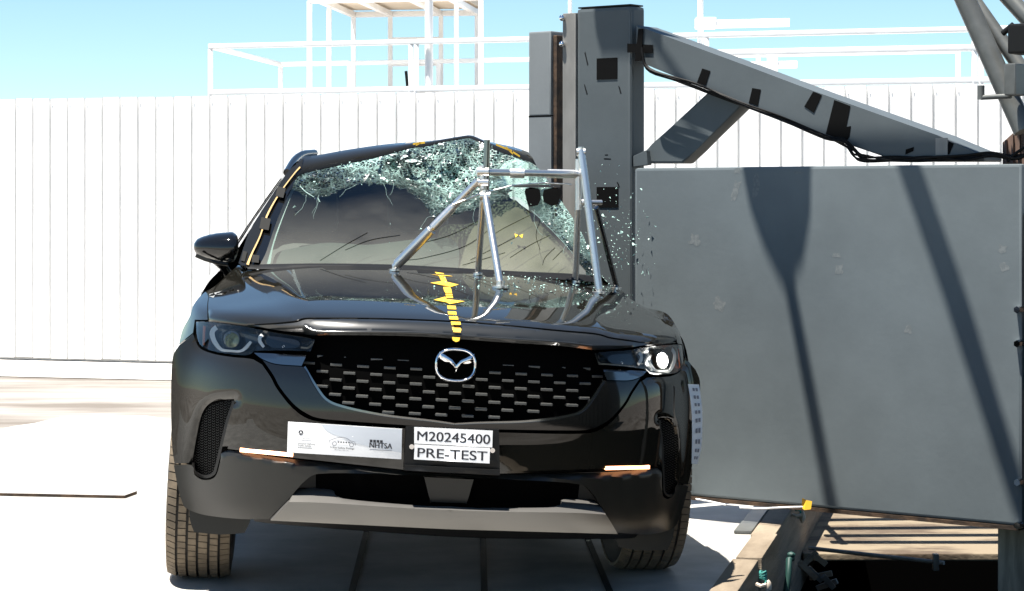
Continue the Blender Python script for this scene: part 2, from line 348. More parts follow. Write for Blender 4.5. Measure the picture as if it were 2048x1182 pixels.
def panel(name, pts, m, parent=car, g=gbody, off=0., thick=.014, step=8, holes=(), mirror=False, smooth=True, raw_loop=False, rimdir=(0,1,0), angle=35, both=False, ymax=None):
    outer = np.asarray(pts, float) if raw_loop else catmull(pts)
    V, T = fill(outer, [catmull(h) for h in holes], step)
    P = hit(V, g)
    if ymax is not None:                # corner wraps: stay in front of the wheel
        Dk = np.stack([(V[:,0]-CU)/F, np.ones(len(V)), -(V[:,1]-HV)/F], 1) @ RW; ok_ = RW.T @ (np.array([0,0,HC]) - TW); Pk = ok_ + Dk * ((ymax - ok_[1]) / Dk[:,1])[:,None]; kk = .07; yy = -kk*np.logaddexp(-P[:,1]/kk, -ymax/kk); Pk = ok_ + Dk * ((yy - ok_[1]) / Dk[:,1])[:,None]; P = np.where(P[:,1:2] > ymax - .35, Pk, P)
    o = off(V) if callable(off) else off
    P = P + np.outer(np.broadcast_to(o, len(P)), np.array([0,1.,0]))
    res = []
    for s in ((1, -1) if both else ((-1,) if mirror else (1,))):
        Pm = P * [s,1,1]
        if s < 0 and ymax is not None: Pm[:,0] -= .024*np.clip((np.abs(Pm[:,0])-.72)/.2, 0, 1)*np.sign(Pm[:,0])
        Q = toc(Pm); rim = (RB @ np.array(rimdir, float)) * thick if thick else None
        res.append(mesh_from_tris(name, Q, T, m, parent, rim, CAMC, smooth, angle))
    return res if both else res[0]
def ribbon(pts, wd):
    L = catmull(pts, closed=False); n = len(L); ws = np.interp(np.linspace(0,1,n), np.linspace(0,1,len(wd)), wd) / 2
    d = np.gradient(L, axis=0); d /= np.linalg.norm(d, axis=1)[:,None]; nn = np.stack([-d[:,1], d[:,0]], 1) * ws[:,None]
    return np.vstack([L + nn, (L - nn)[::-1]])
c = 1
# ------------------------------------------------------------ the setting: ground, floor, pit
def sheet(name, poly, z, m, holes=(), step=1e9, parent=None, thick=None):
    V, T = fill(np.array([p[:2] for p in poly], float), [np.array([p[:2] for p in h], float) for h in holes], step if step < 1e8 else 500)
    P = np.concatenate([V, np.full((len(V),1), z)], 1)
    return mesh_from_tris(name, P, T, m, parent, np.array([0,0,-thick]) if thick else None, np.array([0,0,50.]), False)
def edgeX(Y): return .811 + .21 * (Y - 8.11)
PIT = [(edgeX(4.5), 4.5), (4.2, 4.5), (4.2, 13.2), (edgeX(13.2), 13.2)]
tag(sheet('ground', [(-400,-400),(400,-400),(400,900),(-400,900)], -.012, M['dirt'], [PIT]), kind='structure')
far = [px_ground(u, v) for u, v in [(-420,862),(-160,860),(-60,862),(0,858),(28,852),(70,846),(120,834),(200,830),(290,831),(345,838),(480,842),(900,846),(1380,850)]]
fl = [(p.x, p.y) for p in far]
floor_poly = [(-9, 5.6), (edgeX(5.6) - .002, 5.6), (edgeX(13.0) - .002, 13.0)] + [(p[0], p[1]) for p in fl[::-1]]
tag(sheet('floor', floor_poly, 0, M['floor']), kind='structure')
tag(sheet('concrete_path', [(-9,19.3),(6.5,14.8),(7.2,17.0),(-8.3,21.3)], -.006, M['concrete']), kind='structure')
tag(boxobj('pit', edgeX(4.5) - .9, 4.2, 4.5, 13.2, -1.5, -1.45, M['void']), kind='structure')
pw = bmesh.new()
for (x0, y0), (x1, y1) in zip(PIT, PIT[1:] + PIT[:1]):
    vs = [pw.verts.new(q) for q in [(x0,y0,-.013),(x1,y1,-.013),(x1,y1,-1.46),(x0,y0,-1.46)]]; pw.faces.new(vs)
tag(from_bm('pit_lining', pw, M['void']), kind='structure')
# ledge inside the pit, thin slab over a dark void
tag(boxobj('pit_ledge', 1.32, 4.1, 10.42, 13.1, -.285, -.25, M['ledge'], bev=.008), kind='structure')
ew = empty('edge_beam', (edgeX(7.6), 7.6, 0), -math.atan(.21))
tag(ew, 'pale weathered timber beam edging the floor beside the dark pit', 'beam')
for i, (y0, y1, dx, zt) in enumerate([(-1.6, .98, 0, .012), (.985, 1.62, .012, .018), (1.625, 5.4, .0, .012)]):
    o = boxobj('timber', dx - .085, dx + .012, y0, y1, -.42, zt, M['wood'], ew, .006)
boxobj('steel_strip', -.16, -.088, 1.7, 5.2, .002, .014, M['galv'], ew, .003)
# floor slots under the car
for i, (u0, v0, u1, v1) in enumerate([(732,1068,700,1200), (966,1080,969,1200), (1178,1085,1226,1200)]):
    a, b = px_ground(u0, v0), px_ground(u1, v1); a = a + (a - b) * .6; b = b + (b - a) * .25; d = (a - b); L = d.length; d.normalize(); n = Vector((-d.y, d.x, 0))
    g = empty('floor_slot', b, 0); tag(g, ['slotted metal track in the floor nearest the intact front wheel', 'slotted metal track in the floor under the number plate', 'slotted metal track in the floor nearest the pit'][i], 'track', 'tracks set in the floor under the car')
    q = [n * .012, n * -.012, n * -.012 + d * L, n * .012 + d * L]
    raw('track_bed', [tuple(v + Vector((0,0,.003))) for v in q], [(0,1,2,3)], M['void'], g)
    bm = bmesh.new(); k = 0
    while k * .022 < L:
        c0 = d * (k * .022); k += 1
        vs = [bm.verts.new(c0 + n * x + d * y + Vector((0,0,.006))) for x, y in ((.0122,0),(-.0122,0),(-.0122,.010),(.0122,.010))]; bm.faces.new(vs[::-1])
    from_bm('track_rungs', bm, M['galv'], g)['kind'] = 'stuff'
# loose steel floor plate on the left
pp = [px_ground(u, v) for u, v in [(-700, 978), (249, 997), (274, 988), (180, 930), (-700, 900)]]
fp = sheet('floor_plate', [(p.x, p.y) for p in pp], .014, M['floor'], thick=.012)
fp.data.materials.append(M['rust'])
for p in fp.data.polygons:
    if abs(p.normal.z) < .5: p.material_index = 1
tag(fp, 'white steel floor plate with a rusty edge lying on the white floor', 'plate')
# ------------------------------------------------------------ white sheet fence
FA = math.atan(.3225); FO = Vector((-4.38, 19.69, 0)); pitch = .1655
fence = empty('sheet_fence', FO, -FA); tag(fence, 'white ribbed sheet metal fence behind the crash area', 'fence')
def fence_sheet():
    bm = bmesh.new(); prof = [(0,.0),(.003,.028),(.016,.028),(.020,0),(.09,.0012),(pitch,0)]
    top = [bm.verts.new((x, y, 2.225)) for x, y in prof]; bot = [bm.verts.new((x, y, .02)) for x, y in prof]
    for i in range(len(prof)-1): bm.faces.new([bot[i], bot[i+1], top[i+1], top[i]])
    for z in (1.31, 2.17, .12):
        r = bmesh.ops.create_cone(bm, segments=6, radius1=.007, radius2=.005, depth=.006, cap_ends=True)
        bmesh.ops.transform(bm, matrix=Matrix.Translation((.032, -.004, z)) @ Matrix.Rotation(math.radians(90), 4, 'X'), verts=r['verts'])
    me = bpy.data.meshes.new('fence_sheet'); bm.to_mesh(me); bm.free(); me.materials.append(M['whitefence']); return me
fme = fence_sheet()
for k in range(-7, 66):
    o = bpy.data.objects.new('fence_sheet', fme); COL.objects.link(o); o.parent = fence
    o.location = (k * pitch - .03, (random.random() - .5) * .004, (random.random() - .5) * .008)
boxobj('fence_sill', -1.5, 11, .03, .1, 0, .06, M['concrete'], fence)
# ------------------------------------------------------------ railing, lookout shelter, masts behind the fence
def bar(name, a, b, wd, m, parent):
    a, b = Vector(a), Vector(b); d = b - a; L = d.length
    bm = bmesh.new(); q = d.to_track_quat('Z', 'Y').to_matrix().to_4x4(); q.translation = a; box(bm, -wd/2, wd/2, -wd/2, wd/2, 0, L, wd * .12, q)
    return from_bm(name, bm, m, parent, True, 50)
def gp(u, v, Y): return px_at(u, v, Y)
RY = 22.0
def yline(u, Y0=RY, x0=420.0):              # the railing runs parallel to the fence
    k = (u - CU) / F; A = (x0 - CU) / F * Y0; return (Y0 + .3225 * A) / (1 + .3225 * k)
rail = empty('platform_railing', (0, 22, 0)); tag(rail, 'white tube railing of the platform above the fence top', 'railing')
RO = Vector((0, 22, 0))
ZT, ZM, ZB = 1.34 + (405-93)*22/F, 1.34 + (405-139)*22/F, 1.34 + (405-185)*22/F
def rp(u, z): Y = yline(u); return Vector(((u-CU)*Y/F, Y, z)) - RO
bar('top_rail', rp(418, ZT), rp(1957, ZT), .048, M['white'], rail)
bar('bottom_rail', rp(420, ZB), rp(2150, ZB), .052, M['white'], rail)
bar('middle_rail', rp(1215, ZM+.06), rp(1957, ZM+.06), .055, M['white'], rail)
for u in (421, 822, 833, 1413, 1949, 1962): bar('post', rp(u, .3), rp(u, ZT - .025), .045, M['white'], rail)
back = Vector((.38, 2.86, 0)).normalized() * 2.9
bar('side_rail', rp(421, ZT), rp(421, ZT) + back, .045, M['white'], rail)
bar('back_rail', rp(421, ZT) + back, rp(1957, ZT) + back, .045, M['white'], rail)
for u in (421, 575, 775, 1000, 1500, 1957): bar('back_post', rp(u, .3) + back, rp(u, ZT) + back, .045, M['white'], rail)
bar('top_rail', rp(1985, ZT), rp(2180, ZT), .048, M['white'], rail); bar('middle_rail', rp(1962, ZM+.06), rp(2180, ZM+.06), .055, M['white'], rail)
deck = [rp(421, 0), rp(2180, 0), rp(2180, 0) + back, rp(421, 0) + back]
raw('platform_deck', [tuple(p + Vector((0,0,2.14))) for p in deck] + [tuple(p + Vector((0,0,2.06))) for p in deck], [(0,1,2,3),(7,6,5,4),(0,4,5,1),(1,5,6,2),(2,6,7,3),(3,7,4,0)], M['white'], rail)
sh = empty('lookout_shelter', (-1.2, 24.4, 0)); SO = Vector((-1.2, 24.4, 0)); tag(sh, 'white framed shelter with a flat canopy standing on the platform', 'shelter')
ZC = 3.41; Pfl, Pbl, Pfr, Pbr = gp(658,7,24.0), gp(707,29,25.35), gp(913,3,23.7), gp(954,25,25.1)
for p in (Pfl, Pbl, Pfr, Pbr): p.z = ZC
e1 = (Pfl - Pbl) * .55
cn = [Pfl + e1, Pfr + e1 + Vector((.05,0,0)), Pbr + Vector((.05,.05,0)), Pbl + Vector((-.04,.05,0))]
bm = bmesh.new(); lo_ = [bm.verts.new(p - SO + Vector((0,0,.05))) for p in cn]; hi_ = [bm.verts.new(p - SO + Vector((0,0,.14))) for p in cn]
bm.faces.new(lo_); bm.faces.new(hi_)
for i in range(4): bm.faces.new([lo_[i], lo_[(i+1)%4], hi_[(i+1)%4], hi_[i]])
from_bm('canopy', bm, M['cream'] if 'cream' in M else mat('cream_canopy', (.62,.52,.40), .6), sh)
for a, b in ((Pfl + e1, Pbl), (Pfr + e1, Pbr), (Pfl + (Pfr-Pfl)*.30 + e1, Pbl + (Pbr-Pbl)*.30), (Pfl + (Pfr-Pfl)*.70 + e1, Pbl + (Pbr-Pbl)*.70), (Pbl, Pbr), (Pfl + e1, Pfr + e1)):
    bar('canopy_beam', a - SO, b - SO, .06, M['white'], sh)
for p in (Pfl, Pbl, Pfr, Pbr, Pbl + (Pbr-Pbl)*.30, Pbl + (Pbr-Pbl)*.71): bar('post', Vector((p.x, p.y, 2.1)) - SO, p - SO, .05, M['white'], sh)
m1, m2 = Pbl + (Pbr-Pbl)*.30, Pbl + (Pbr-Pbl)*.71
for z in (3.13, 2.86): bar('cross_rail', Vector((m1.x,m1.y,z)) - SO, Vector((m2.x,m2.y,z)) - SO, .045, M['white'], sh)
a = gp(619, 2, 22.6); b_ = gp(962, -4, 22.2); b_.z = a.z
bar('front_beam', a - SO, b_ - SO, .05, M['white'], sh); bar('post', Vector((a.x,a.y,2.1)) - SO, a - SO, .05, M['white'], sh); bar('post', Vector((b_.x,b_.y,2.1)) - SO, b_ - SO, .05, M['white'], sh)
pc = gp(812, 142, 24.3) - SO; bar('dark_rod', pc, pc + Vector((.015,0,-.16)), .03, M['black'], sh)
def mast(name, u, Y, wd, v1, label, gusset=False):
    p = gp(u, 185, Y); t = empty(name, (p.x, p.y, 0)); tag(t, label, 'mast'); z1 = HC + (HV - v1) * Y / F
    tubeobj('pole', [(0,0,.0),(0,0,z1)], wd/2, M['white'], t, 12)
    if gusset:
        zb = 2.23
        for s in (-1, 1): prismobj('gusset', [(s*.04, zb+.02), (s*.21, zb+.0), (s*.21, zb+.03), (s*.04, zb+.2)], -.012, .012, M['white'], t)
    return t
mast('white_mast', 858, 21.4, .078, -160, 'thick white mast with triangular gussets in front of the shelter', True)
mast('thin_white_mast', 1140, 21.6, .038, -120, 'thin white mast partly hidden behind the grey column')
t = mast('camera_mast', 1401, 21.5, .056, -140, 'white mast carrying a long white horizontal camera tube')
sx = 21.5 / F
tubeobj('camera_tube', [((0)*sx, -.06, HC+(405-50)*sx), (176*sx, -.06, HC+(405-46)*sx)], 8.5*sx, M['white'], t, 12)
boxobj('clamp', -.05, .14, -.11, .06, HC+(405-58)*sx, HC+(405-36)*sx, M['white'], t, .01)
ct = empty('camera_housing', (gp(1545,130,21.2).x, 21.2, 0)); tag(ct, 'small white camera housing on a short stand above the slanted beam', 'camera')
tubeobj('camera_tube', [(-.3,0,HC+(405-131)*21.2/F), (.225,0,HC+(405-129)*21.2/F)], .034, M['white'], ct, 12)
boxobj('bracket', -.045, .045, -.05, .05, HC+(405-148)*21.2/F, HC+(405-113)*21.2/F, M['white'], ct, .008); tubeobj('stand', [(0,0,1.2),(0,0,2.5)], .03, M['white'], ct)
# ------------------------------------------------------------ impact structure frame: s along the wall, t behind its face
OB = Vector((.527, 9.9, 0)); WA = -math.radians(37.5); DS = Vector((math.cos(WA), math.sin(WA), 0)); DT = Vector((-math.sin(WA), math.cos(WA), 0))
def wpx(u, v, t=0.):
    k = Vector(((u-CU)/F, 1, -(v-HV)/F)); o = Vector((0,0,HC)); lam = (t + (OB - o).dot(DT)) / k.dot(DT)
    P = o + k * lam; return ((P - OB).dot(DS), P.z)
wall = empty('barrier_wall', OB, WA); tag(wall, 'large flat grey painted steel barrier wall right of the car', 'barrier')
s1 = wpx(2044, 700)[0]
boxobj('wall_plate', 0, s1, 0, .10, .10, 1.488, M['barrier'], wall, .012)
boxobj('bottom_edge', .01, s1 - .01, -.002, .09, .083, .0985, M['rust'], wall)
boxobj('end_post', s1 + .004, s1 + .20, .01, .16, -1.4, 1.30, M['rust'], wall, .008)
boxobj('end_bracket', s1 - .16, s1 - .02, .12, .3, -1.4, .07, mat('worn_post_timber', (.36,.30,.22), .8, var=.3, scale=8, stretch=(3,3,.4)), wall, .008)
for z in (.27, .105, .80, .93):
    bm = bmesh.new(); bmesh.ops.create_cone(bm, segments=6, radius1=.016, radius2=.014, depth=.03, cap_ends=True, matrix=Matrix.Translation((s1 - .008, -.014, z)) @ Matrix.Rotation(math.radians(90), 4, 'X')); from_bm('bolt', bm, M['chrome'], wall)
def patch(name, u, v, wpx_, hpx, m, parent, t=-.0004, ang=0, ragged=.2, plane=0.):
    pts = []; n = 14
    for k in range(n):
        a = 2*math.pi*k/n; cx_, cy_ = math.cos(a), math.sin(a); f = 1/max(abs(cx_), abs(cy_)) * (1 - ragged*random.random())
        x, y = cx_*f*wpx_/2, cy_*f*hpx/2; ca, sa = math.cos(ang), math.sin(ang); pts.append(wpx(u + x*ca - y*sa, v + x*sa + y*ca, plane))
    return raw(name, [(p[0], plane + t, p[1]) for p in pts], [tuple(range(n))[::-1]], m, parent)
residue = mat('tape_residue', (.150,.166,.168), .6, col2=(.112,.128,.132), scale=55, thr=(.42,.56))
for u, v, a, b, g in [(1390,480,26,26,.2),(1440,608,36,30,.5),(1675,510,22,12,.1),(1678,538,22,22,0),(2005,498,24,22,0),(2008,535,24,22,0),(1475,342,14,14,0),(1470,385,16,50,.3),(1512,372,16,60,.1),(1597,345,26,8,0),(1818,660,18,20,.4),(2040,700,12,26,.1)]:
    patch('tape_residue', u, v, a, b, residue, wall, ang=g, ragged=.5)
# column, pole, beam, brace
st = empty('impact_pole_structure', OB, WA); tag(st, 'grey steel column with rigid pole and slanting brace beam crushing the car', 'pole structure')
TC = .10
sa, zt_ = wpx(1153, 18, TC); sb = wpx(1263, 18, TC)[0]
boxobj('column', sa, sb, TC, TC + .105, 0, zt_, M['column'], st, .016)
bm = bmesh.new(); tube(bm, [(sb - .004, TC - .001, .3), (sb - .004, TC - .001, zt_ - .03)], .007, 6)
from_bm('weld_seam', bm, M['column'], st, True)
boxobj('column_cap', sa + .005, sb - .005, TC + .003, TC + .1, zt_ + .001, zt_ + .008, M['black'], st, .003)
pa, pz = wpx(1125, 27, TC - .01); pb = wpx(1151, 27, TC - .01)[0]
boxobj('spacer_plate', pa, pb, TC - .01, TC + .02, 0, pz, M['plate'], st, .004)
qa, qz = wpx(1057, 64, TC + .02); qb = wpx(1102, 64, TC + .02)[0]
qs = wpx(1057, 233, TC + .02)[1]
boxobj('rigid_pole', qa, qb, TC + .02, TC + .14, qs + .0005, qz, M['pole'], st, .008)
boxobj('rigid_pole', qa, qb, TC + .02, TC + .14, 0, qs - .0005, M['pole'], st, .003)
boxobj('pole_seam', qa + .001, qb - .001, TC + .0195, TC + .13, qs - .004, qs + .004, M['blacktape'], st)
boxobj('rusty_web', qb + .001, qb + .02, TC + .035, TC + .2, 0, qz - .02, M['rust'], st, .004)
for v in (36, 88): 
    p = wpx(1124, v, TC - .02); bm = bmesh.new(); bmesh.ops.create_uvsphere(bm, u_segments=10, v_segments=6, radius=.014, matrix=Matrix.Translation((p[0], TC - .02, p[1]))); from_bm('bolt', bm, M['chrome'], st, True)
def W(pts, t): return [wpx(u, v, t) for u, v in pts]
TB_ = .085
prismobj('brace_beam', W([(1272,50),(1290,57),(1500,134),(1627,182),(1876,271),(1968,309),(1968,323),(1795,323),(1652,274),(1560,234),(1392,170),(1308,136),(1272,122)], TB_), TB_, TB_ + .16, M['column'], st, .007)
prismobj('strut', W([(1284,308),(1304,288),(1420,180),(1500,196),(1392,300),(1365,327),(1289,327)], TB_ + .05), TB_ + .05, TB_ + .14, M['column'], st, .010)
prismobj('gusset', W([(1266,312),(1292,300),(1296,330),(1266,334)], TB_ + .02), TB_ + .02, TB_ + .05, M['column'], st, .003)
boxobj('back_plate', wpx(1270,100,.22)[0], wpx(1286,100,.22)[0], .2, .23, .2, wpx(1270,130,.22)[1], M['plate'], st, .003)
for u0, v0, u1, v1 in [(1194,117,1235,158),(1194,374,1237,415)]:
    a, b = wpx(u0, v0, TC), wpx(u1, v1, TC); boxobj('target_square', a[0], b[0], TC - .003, TC - .0005, b[1], a[1], M['blacktape'], st)
def tapeq(pts, t): prismobj('tape_strip', W(pts, t), t - .0025, t - .0008, M['blacktape'], st)
tapeq([(1255,87),(1306,90),(1306,106),(1255,105)], TC - .018); tapeq([(1277,58),(1287,57),(1283,122),(1270,122)], TC - .021)
tapeq([(1405,137),(1421,142),(1412,171),(1394,166)], TB_); tapeq([(1505,176),(1522,179),(1516,212),(1498,206)], TB_)
tapeq([(1627,183),(1644,190),(1628,226),(1609,213)], TB_); tapeq([(1669,200),(1701,212),(1693,254),(1702,252),(1699,274),(1693,283),(1652,268)], TB_)
tapeq([(1812,299),(1828,294),(1827,302),(1811,309)], TB_); tapeq([(1898,283),(1908,287),(1899,308),(1889,310)], TB_)
boxobj('strap', *sorted((wpx(1872,280,TB_)[0], wpx(1896,280,TB_)[0])), TB_ - .004, TB_ - .001, wpx(1880,310,TB_)[1], wpx(1880,276,TB_)[1], M['plate'], st)
# scratches on the column
for u, v, a, g in [(1173,118,32,1.35),(1172,180,26,1.3),(1240,180,20,1.3),(1215,318,16,.05),(1237,370,14,1.2),(1213,310,8,0)]:
    patch('scratch', u, v, a, 3, M['black'], st, ang=g, plane=TC, ragged=.3)
# cable run along the beam
def cable(name, pts, t, r, m, parent): return tubeobj(name, [(*[wpx(u,v,t)[0]], t, wpx(u,v,t)[1]) for u, v in catmull(pts, False)], r, m, parent, 6)
cb = empty('cable_bundle', OB, WA); tag(cb, 'black cable bundle taped along the slanted beam and over the wall top', 'cable')
for k in range(6):
    j = lambda s: (random.random()-.5)*s*2.0
    cable('cable', [(1283,100+j(5)),(1300,140+j(4)),(1392,172+j(5)),(1480,205+j(5)),(1560,237+j(5)),(1652,276+j(5)),(1690,285+j(8)),(1708,305+j(10)),(1728,317+j(8)),(1790,319+j(6)),(1860,318+j(6)),(1930,316+j(7)),(1985,309+j(9)),(2030,314+j(6)),(2070,306+j(6))], TB_ - .012 - .006*k, .0042, M['cable'], cb)
cable('cable', [(2015,322),(2030,308),(2048,296),(2080,280)], .05, .006, M['cable'], cb)
# shadow-casting camera gantry: posts right of the picture, booms reaching out over the crash area
ga = empty('camera_gantry', OB, WA); tag(ga, 'grey tubular camera gantry with cameras at the right edge above the wall', 'gantry')
ZG = 4.3
def up(u, v, t=0.):                     # where something at height ZG must be to shade this point of the wall
    s, z = wpx(u, v, t); P = OB + DS * s + DT * t + Vector((0,0,z)); Q = P + SUN * ((ZG - P.z) / SUN.z); q = Q - OB; return Vector((q.dot(DS), q.dot(DT), ZG))
def gtube(name, pts, r): return tubeobj(name, [(*[wpx(u,v,t)[0]], t, wpx(u,v,t)[1]) for u, v, t in pts], r, M['galv'], ga, 14)
gtube('tube', [(1905,-60,.2),(1932,2,.2),(2048,262,.2)], .042); gtube('tube', [(1925,-30,.26),(2046,142,.26),(2140,270,.26)], .030); gtube('tube', [(1985,-40,.3),(2060,42,.3)], .034)
a, b = wpx(2017,128,.1), wpx(2040,191,.1); boxobj('junction_box', a[0], b[0], .06, .16, b[1], a[1], M['galv'], ga, .006)
gtube('conduit', [(1962,195,.1),(2022,192,.1)], .010); gtube('conduit_stub', [(1962,199,.1),(1962,171,.1)], .014)
a, b = wpx(2030,50,.15), wpx(2075,108,.15); boxobj('camera', a[0], b[0], .08, .2, b[1], a[1], M['black'], ga, .01); tubeobj('camera_arm', [(wpx(2012,68,.15)[0],.12,wpx(2012,68,.15)[1]), (wpx(2034,50,.15)[0],.12,wpx(2034,50,.15)[1])], .012, M['black'], ga)
e0 = [(wpx(u,v,.45)) for u, v in [(2005,285),(2024,268),(2060,236),(2100,236),(2100,335),(2005,335)]]; prismobj('brown_board', e0, .45, .47, M['brownboard'], ga)
for u in range(2012, 2090, 13): 
    s_ = wpx(u, 300, .45)[0]; boxobj('board_rib', s_, s_ + .008, .438, .4495, wpx(u,335,.45)[1], wpx(u, max(240, 280 - (u-2012)*.8), .45)[1], M['brownboard'], ga)
def plank(name, uv, m=None, t=0.):
    q = [up(u, v, t) for u, v in uv]; n = len(q)
    return raw(name, [tuple(p) for p in q] + [tuple(p + Vector((0,0,.03))) for p in q], [tuple(range(n))[::-1], tuple(range(n,2*n))] + [(i,(i+1)%n,(i+1)%n+n,i+n) for i in range(n)], m or M['galv'], ga)
plank('shadow_plate', [(1472,250),(1628,250),(1623,330),(1621,440),(1606,530),(1575,585),(1562,570),(1528,500),(1500,420),(1484,335)])  # unseen plate cut to cast the paddle-shaped wall shadow
plank('boom', [(1566,560),(1586,560),(1674,1015),(1697,1120),(1672,1120),(1650,1015)])
plank('boom', [(1764,250),(1808,250),(1838,335),(1932,600),(2022,892),(2098,1130),(2060,1130),(1983,892),(1888,600),(1795,335)])
plank('shadow_plate', [(1181,-60),(1330,-60),(1330,112),(1204,112),(1192,70)], t=TC)  # unseen plate added to shade the top of the column
bs = up(1478, 250); be = up(2150, 250); tubeobj('cross_tube', [(bs.x - .1, bs.y + .02, ZG + .06), (be.x + .5, be.y + .02, ZG + .06)], .04, M['galv'], ga, 12)
tubeobj('hanger', [(bs.x - .05, bs.y + .02, ZG + .06), (up(1240,20,TC).x, up(1240,20,TC).y, ZG + .035)], .009, M['galv'], ga, 8)
tubeobj('gantry_post', [(be.x + .45, be.y + .02, -1.4), (be.x + .45, be.y + .02, ZG + .1)], .05, M['galv'], ga, 12)
kt = empty('added_container', (5.2, 2.6, 0)); tag(kt, 'unseen dark green container added beside the camera for its dark reflection in the car', 'container')  # unseen container added so the bumper's right half reflects something dark
dg = mat('dark_green_paint', (.012,.018,.014), .5)
boxobj('container_body', -1.3, 1.3, -3.6, 3.4, .1, 3.0, dg, kt, .03)
for k in range(22): boxobj('corrugation', -1.335, -1.302, -3.5 + k*.31, -3.35 + k*.31, .2, 2.9, dg, kt, .008)
# ------------------------------------------------------------ pit clutter
def gtag(o, l, cat): return tag(o, l, cat)
o = empty('shadow_rack', (2.2, 11.0, -.25)); gtag(o, 'unseen low rack of pipes added behind the barrier wall to cast bar shadows', 'rack')  # hidden bars added to lay shadow stripes on the pit ledge
for i, y in enumerate((-.33, -.12, .12, .42, .75)): tubeobj('pipe', [(-.85, y, .62), (1.4, y + .06*i, .62)], .05, M['galv'], o, 8)
for x in (-.8, .25, 1.3): tubeobj('leg', [(x, .2, 0), (x, .2, .6)], .02, M['galv'], o, 8)
for x in (-.8, .25, 1.3): tubeobj('cross_bar', [(x, -.4, .6), (x, .85, .6)], .018, M['galv'], o, 8)
pA, pB = px_at(1618, 1096, 10.1), px_at(1888, 1126, 9.7); pr = empty('loose_pipe', pA); gtag(pr, 'thin grey pipe with a clamp lying across the dark pit', 'pipe')
tubeobj('pipe', [(0,0,0), tuple(pB - pA)], .009, M['plate'], pr, 8); cl = (pB - pA) * .94
bm = bmesh.new(); box(bm, cl.x-.012, cl.x+.012, cl.y-.02, cl.y+.02, cl.z-.035, cl.z+.035, .004); from_bm('clamp', bm, M['galv'], pr, True)
def blob(bm, cen, r, sc=(1,1,1), sub=2, jit=.12):
    q = bmesh.ops.create_icosphere(bm, subdivisions=sub, radius=r)
    for v in q['verts']:
        v.co = Vector((v.co.x*sc[0], v.co.y*sc[1], v.co.z*sc[2])) * (1 + (random.random()-.5)*2*jit) + Vector(cen)
def knot(u, v, Y, label, s=1.0):
    p = px_at(u, v, Y); e = empty('rope_knot', p); gtag(e, label, 'rope')
    bm = bmesh.new(); [tube(bm, [(.013*s*math.cos(a), .013*s*math.sin(a), .012*s + k_*.009*s + .004*s*math.sin(a*2+k_)) for a in [q*.628 for q in range(11)]], .0058*s, 6, False) for k_ in range(4)]; tube(bm, [(0,0,.03*s),(.012*s,-.01,.0),(-.004,-.014,-.03*s)], .005*s, 6); from_bm('teal_wrap', bm, M['teal'], e, True)
    bm = bmesh.new(); blob(bm, (.022*s,0,-.022*s), .022*s, (.8,.8,1.4)); from_bm('cloth_end', bm, M['cream_rope'], e, True)
    bm = bmesh.new(); tube(bm, [(-.03*s,-.01,-.012*s),(-.012*s,-.024,-.018*s),(.012*s,-.022,-.012*s)], .009*s, 6); from_bm('cloth_strap', bm, M['cream_rope'], e, True)
knot(1526, 1162, 8.25, 'teal and cream rope knot on the near end of the edge beam', .8)
knot(1596, 1024, 9.95, 'teal and white rope knot hanging under the wall near the yellow tag', .85)
hp = px_at(1578, 1118, 9.3); hs = empty('green_hose', hp); gtag(hs, 'dark green hose hanging down into the pit', 'hose')
tubeobj('hose', [(.015,.02,.0),(.0,0,0),(-.004,-.02,-.06),(-.02,-.03,-.16),(-.06,-.05,-.3)], .013, M['hose'], hs, 10); bm = bmesh.new(); blob(bm, (.01,.01,.015), .014, (1.2,1,1), 2, .08); from_bm('hose_end', bm, M['hose'], hs, True)
dp = px_at(1635, 1140, 9.6); ds = empty('scrap_metal', dp); gtag(ds, 'rusty brown scrap metal lying in the pit beside the hose', 'scrap')
for k in range(7):
    bm = bmesh.new(); q = Matrix.Translation((random.uniform(-.05,.1), random.uniform(-.05,.05), random.uniform(-.1,.05))) @ Matrix.Rotation(random.uniform(-1,1), 4, 'Y') @ Matrix.Rotation(random.uniform(-1,1), 4, 'Z')
    box(bm, -.05, .05, -.006, .006, -.012, .012, .002, q); from_bm('scrap_piece', bm, M['wood'] if k % 3 else M['galv'], ds)
boxobj('scrap_floor', -.14, .3, -.2, .25, -.24, -.2, M['rust'], ds)
yp = wpx(1620, 1006); yt = empty('paper_tag', OB + DS*yp[0] + DT*-.03 + Vector((0,0,yp[1])), WA); gtag(yt, 'folded yellow paper tag at the bottom edge of the barrier wall', 'tag')
raw('paper', [(-.022,0,-.018),(-.012,-.012,.024),(.004,-.006,.016),(.026,.002,.012),(.024,-.004,-.02),(.0,-.014,-.024)], [(0,5,2,1),(5,4,3,2)], M['yellow'], yt)
ww = empty('white_wire', OB, WA); gtag(ww, 'thin white wire strung along the bottom edge of the wall', 'wire')
cable('wire', [(1392,998),(1420,1003),(1452,1010)], -.02, .004, M['white_wire'], ww); cable('wire', [(1480,1015),(1520,1017),(1570,1015),(1606,1014)], -.03, .0045, M['white_wire'], ww)
# ============================================================ the car
# --- black liner behind all panels
LIN = [(490,545,c),(470,575),(425,592),(390,640),(368,690),(352,760),(352,920),(372,1000),(420,1026),(540,1036),(760,1050),(900,1056),(1027,1062),(1237,1062),(1350,1052),(1375,1015),(1386,960),(1388,800),(1378,700),(1350,655),(1290,615),(1240,585,c),(1140,560),(880,548),(640,538)]
panel('front_liner', LIN, M['void'], off=.055, thick=0, step=14)
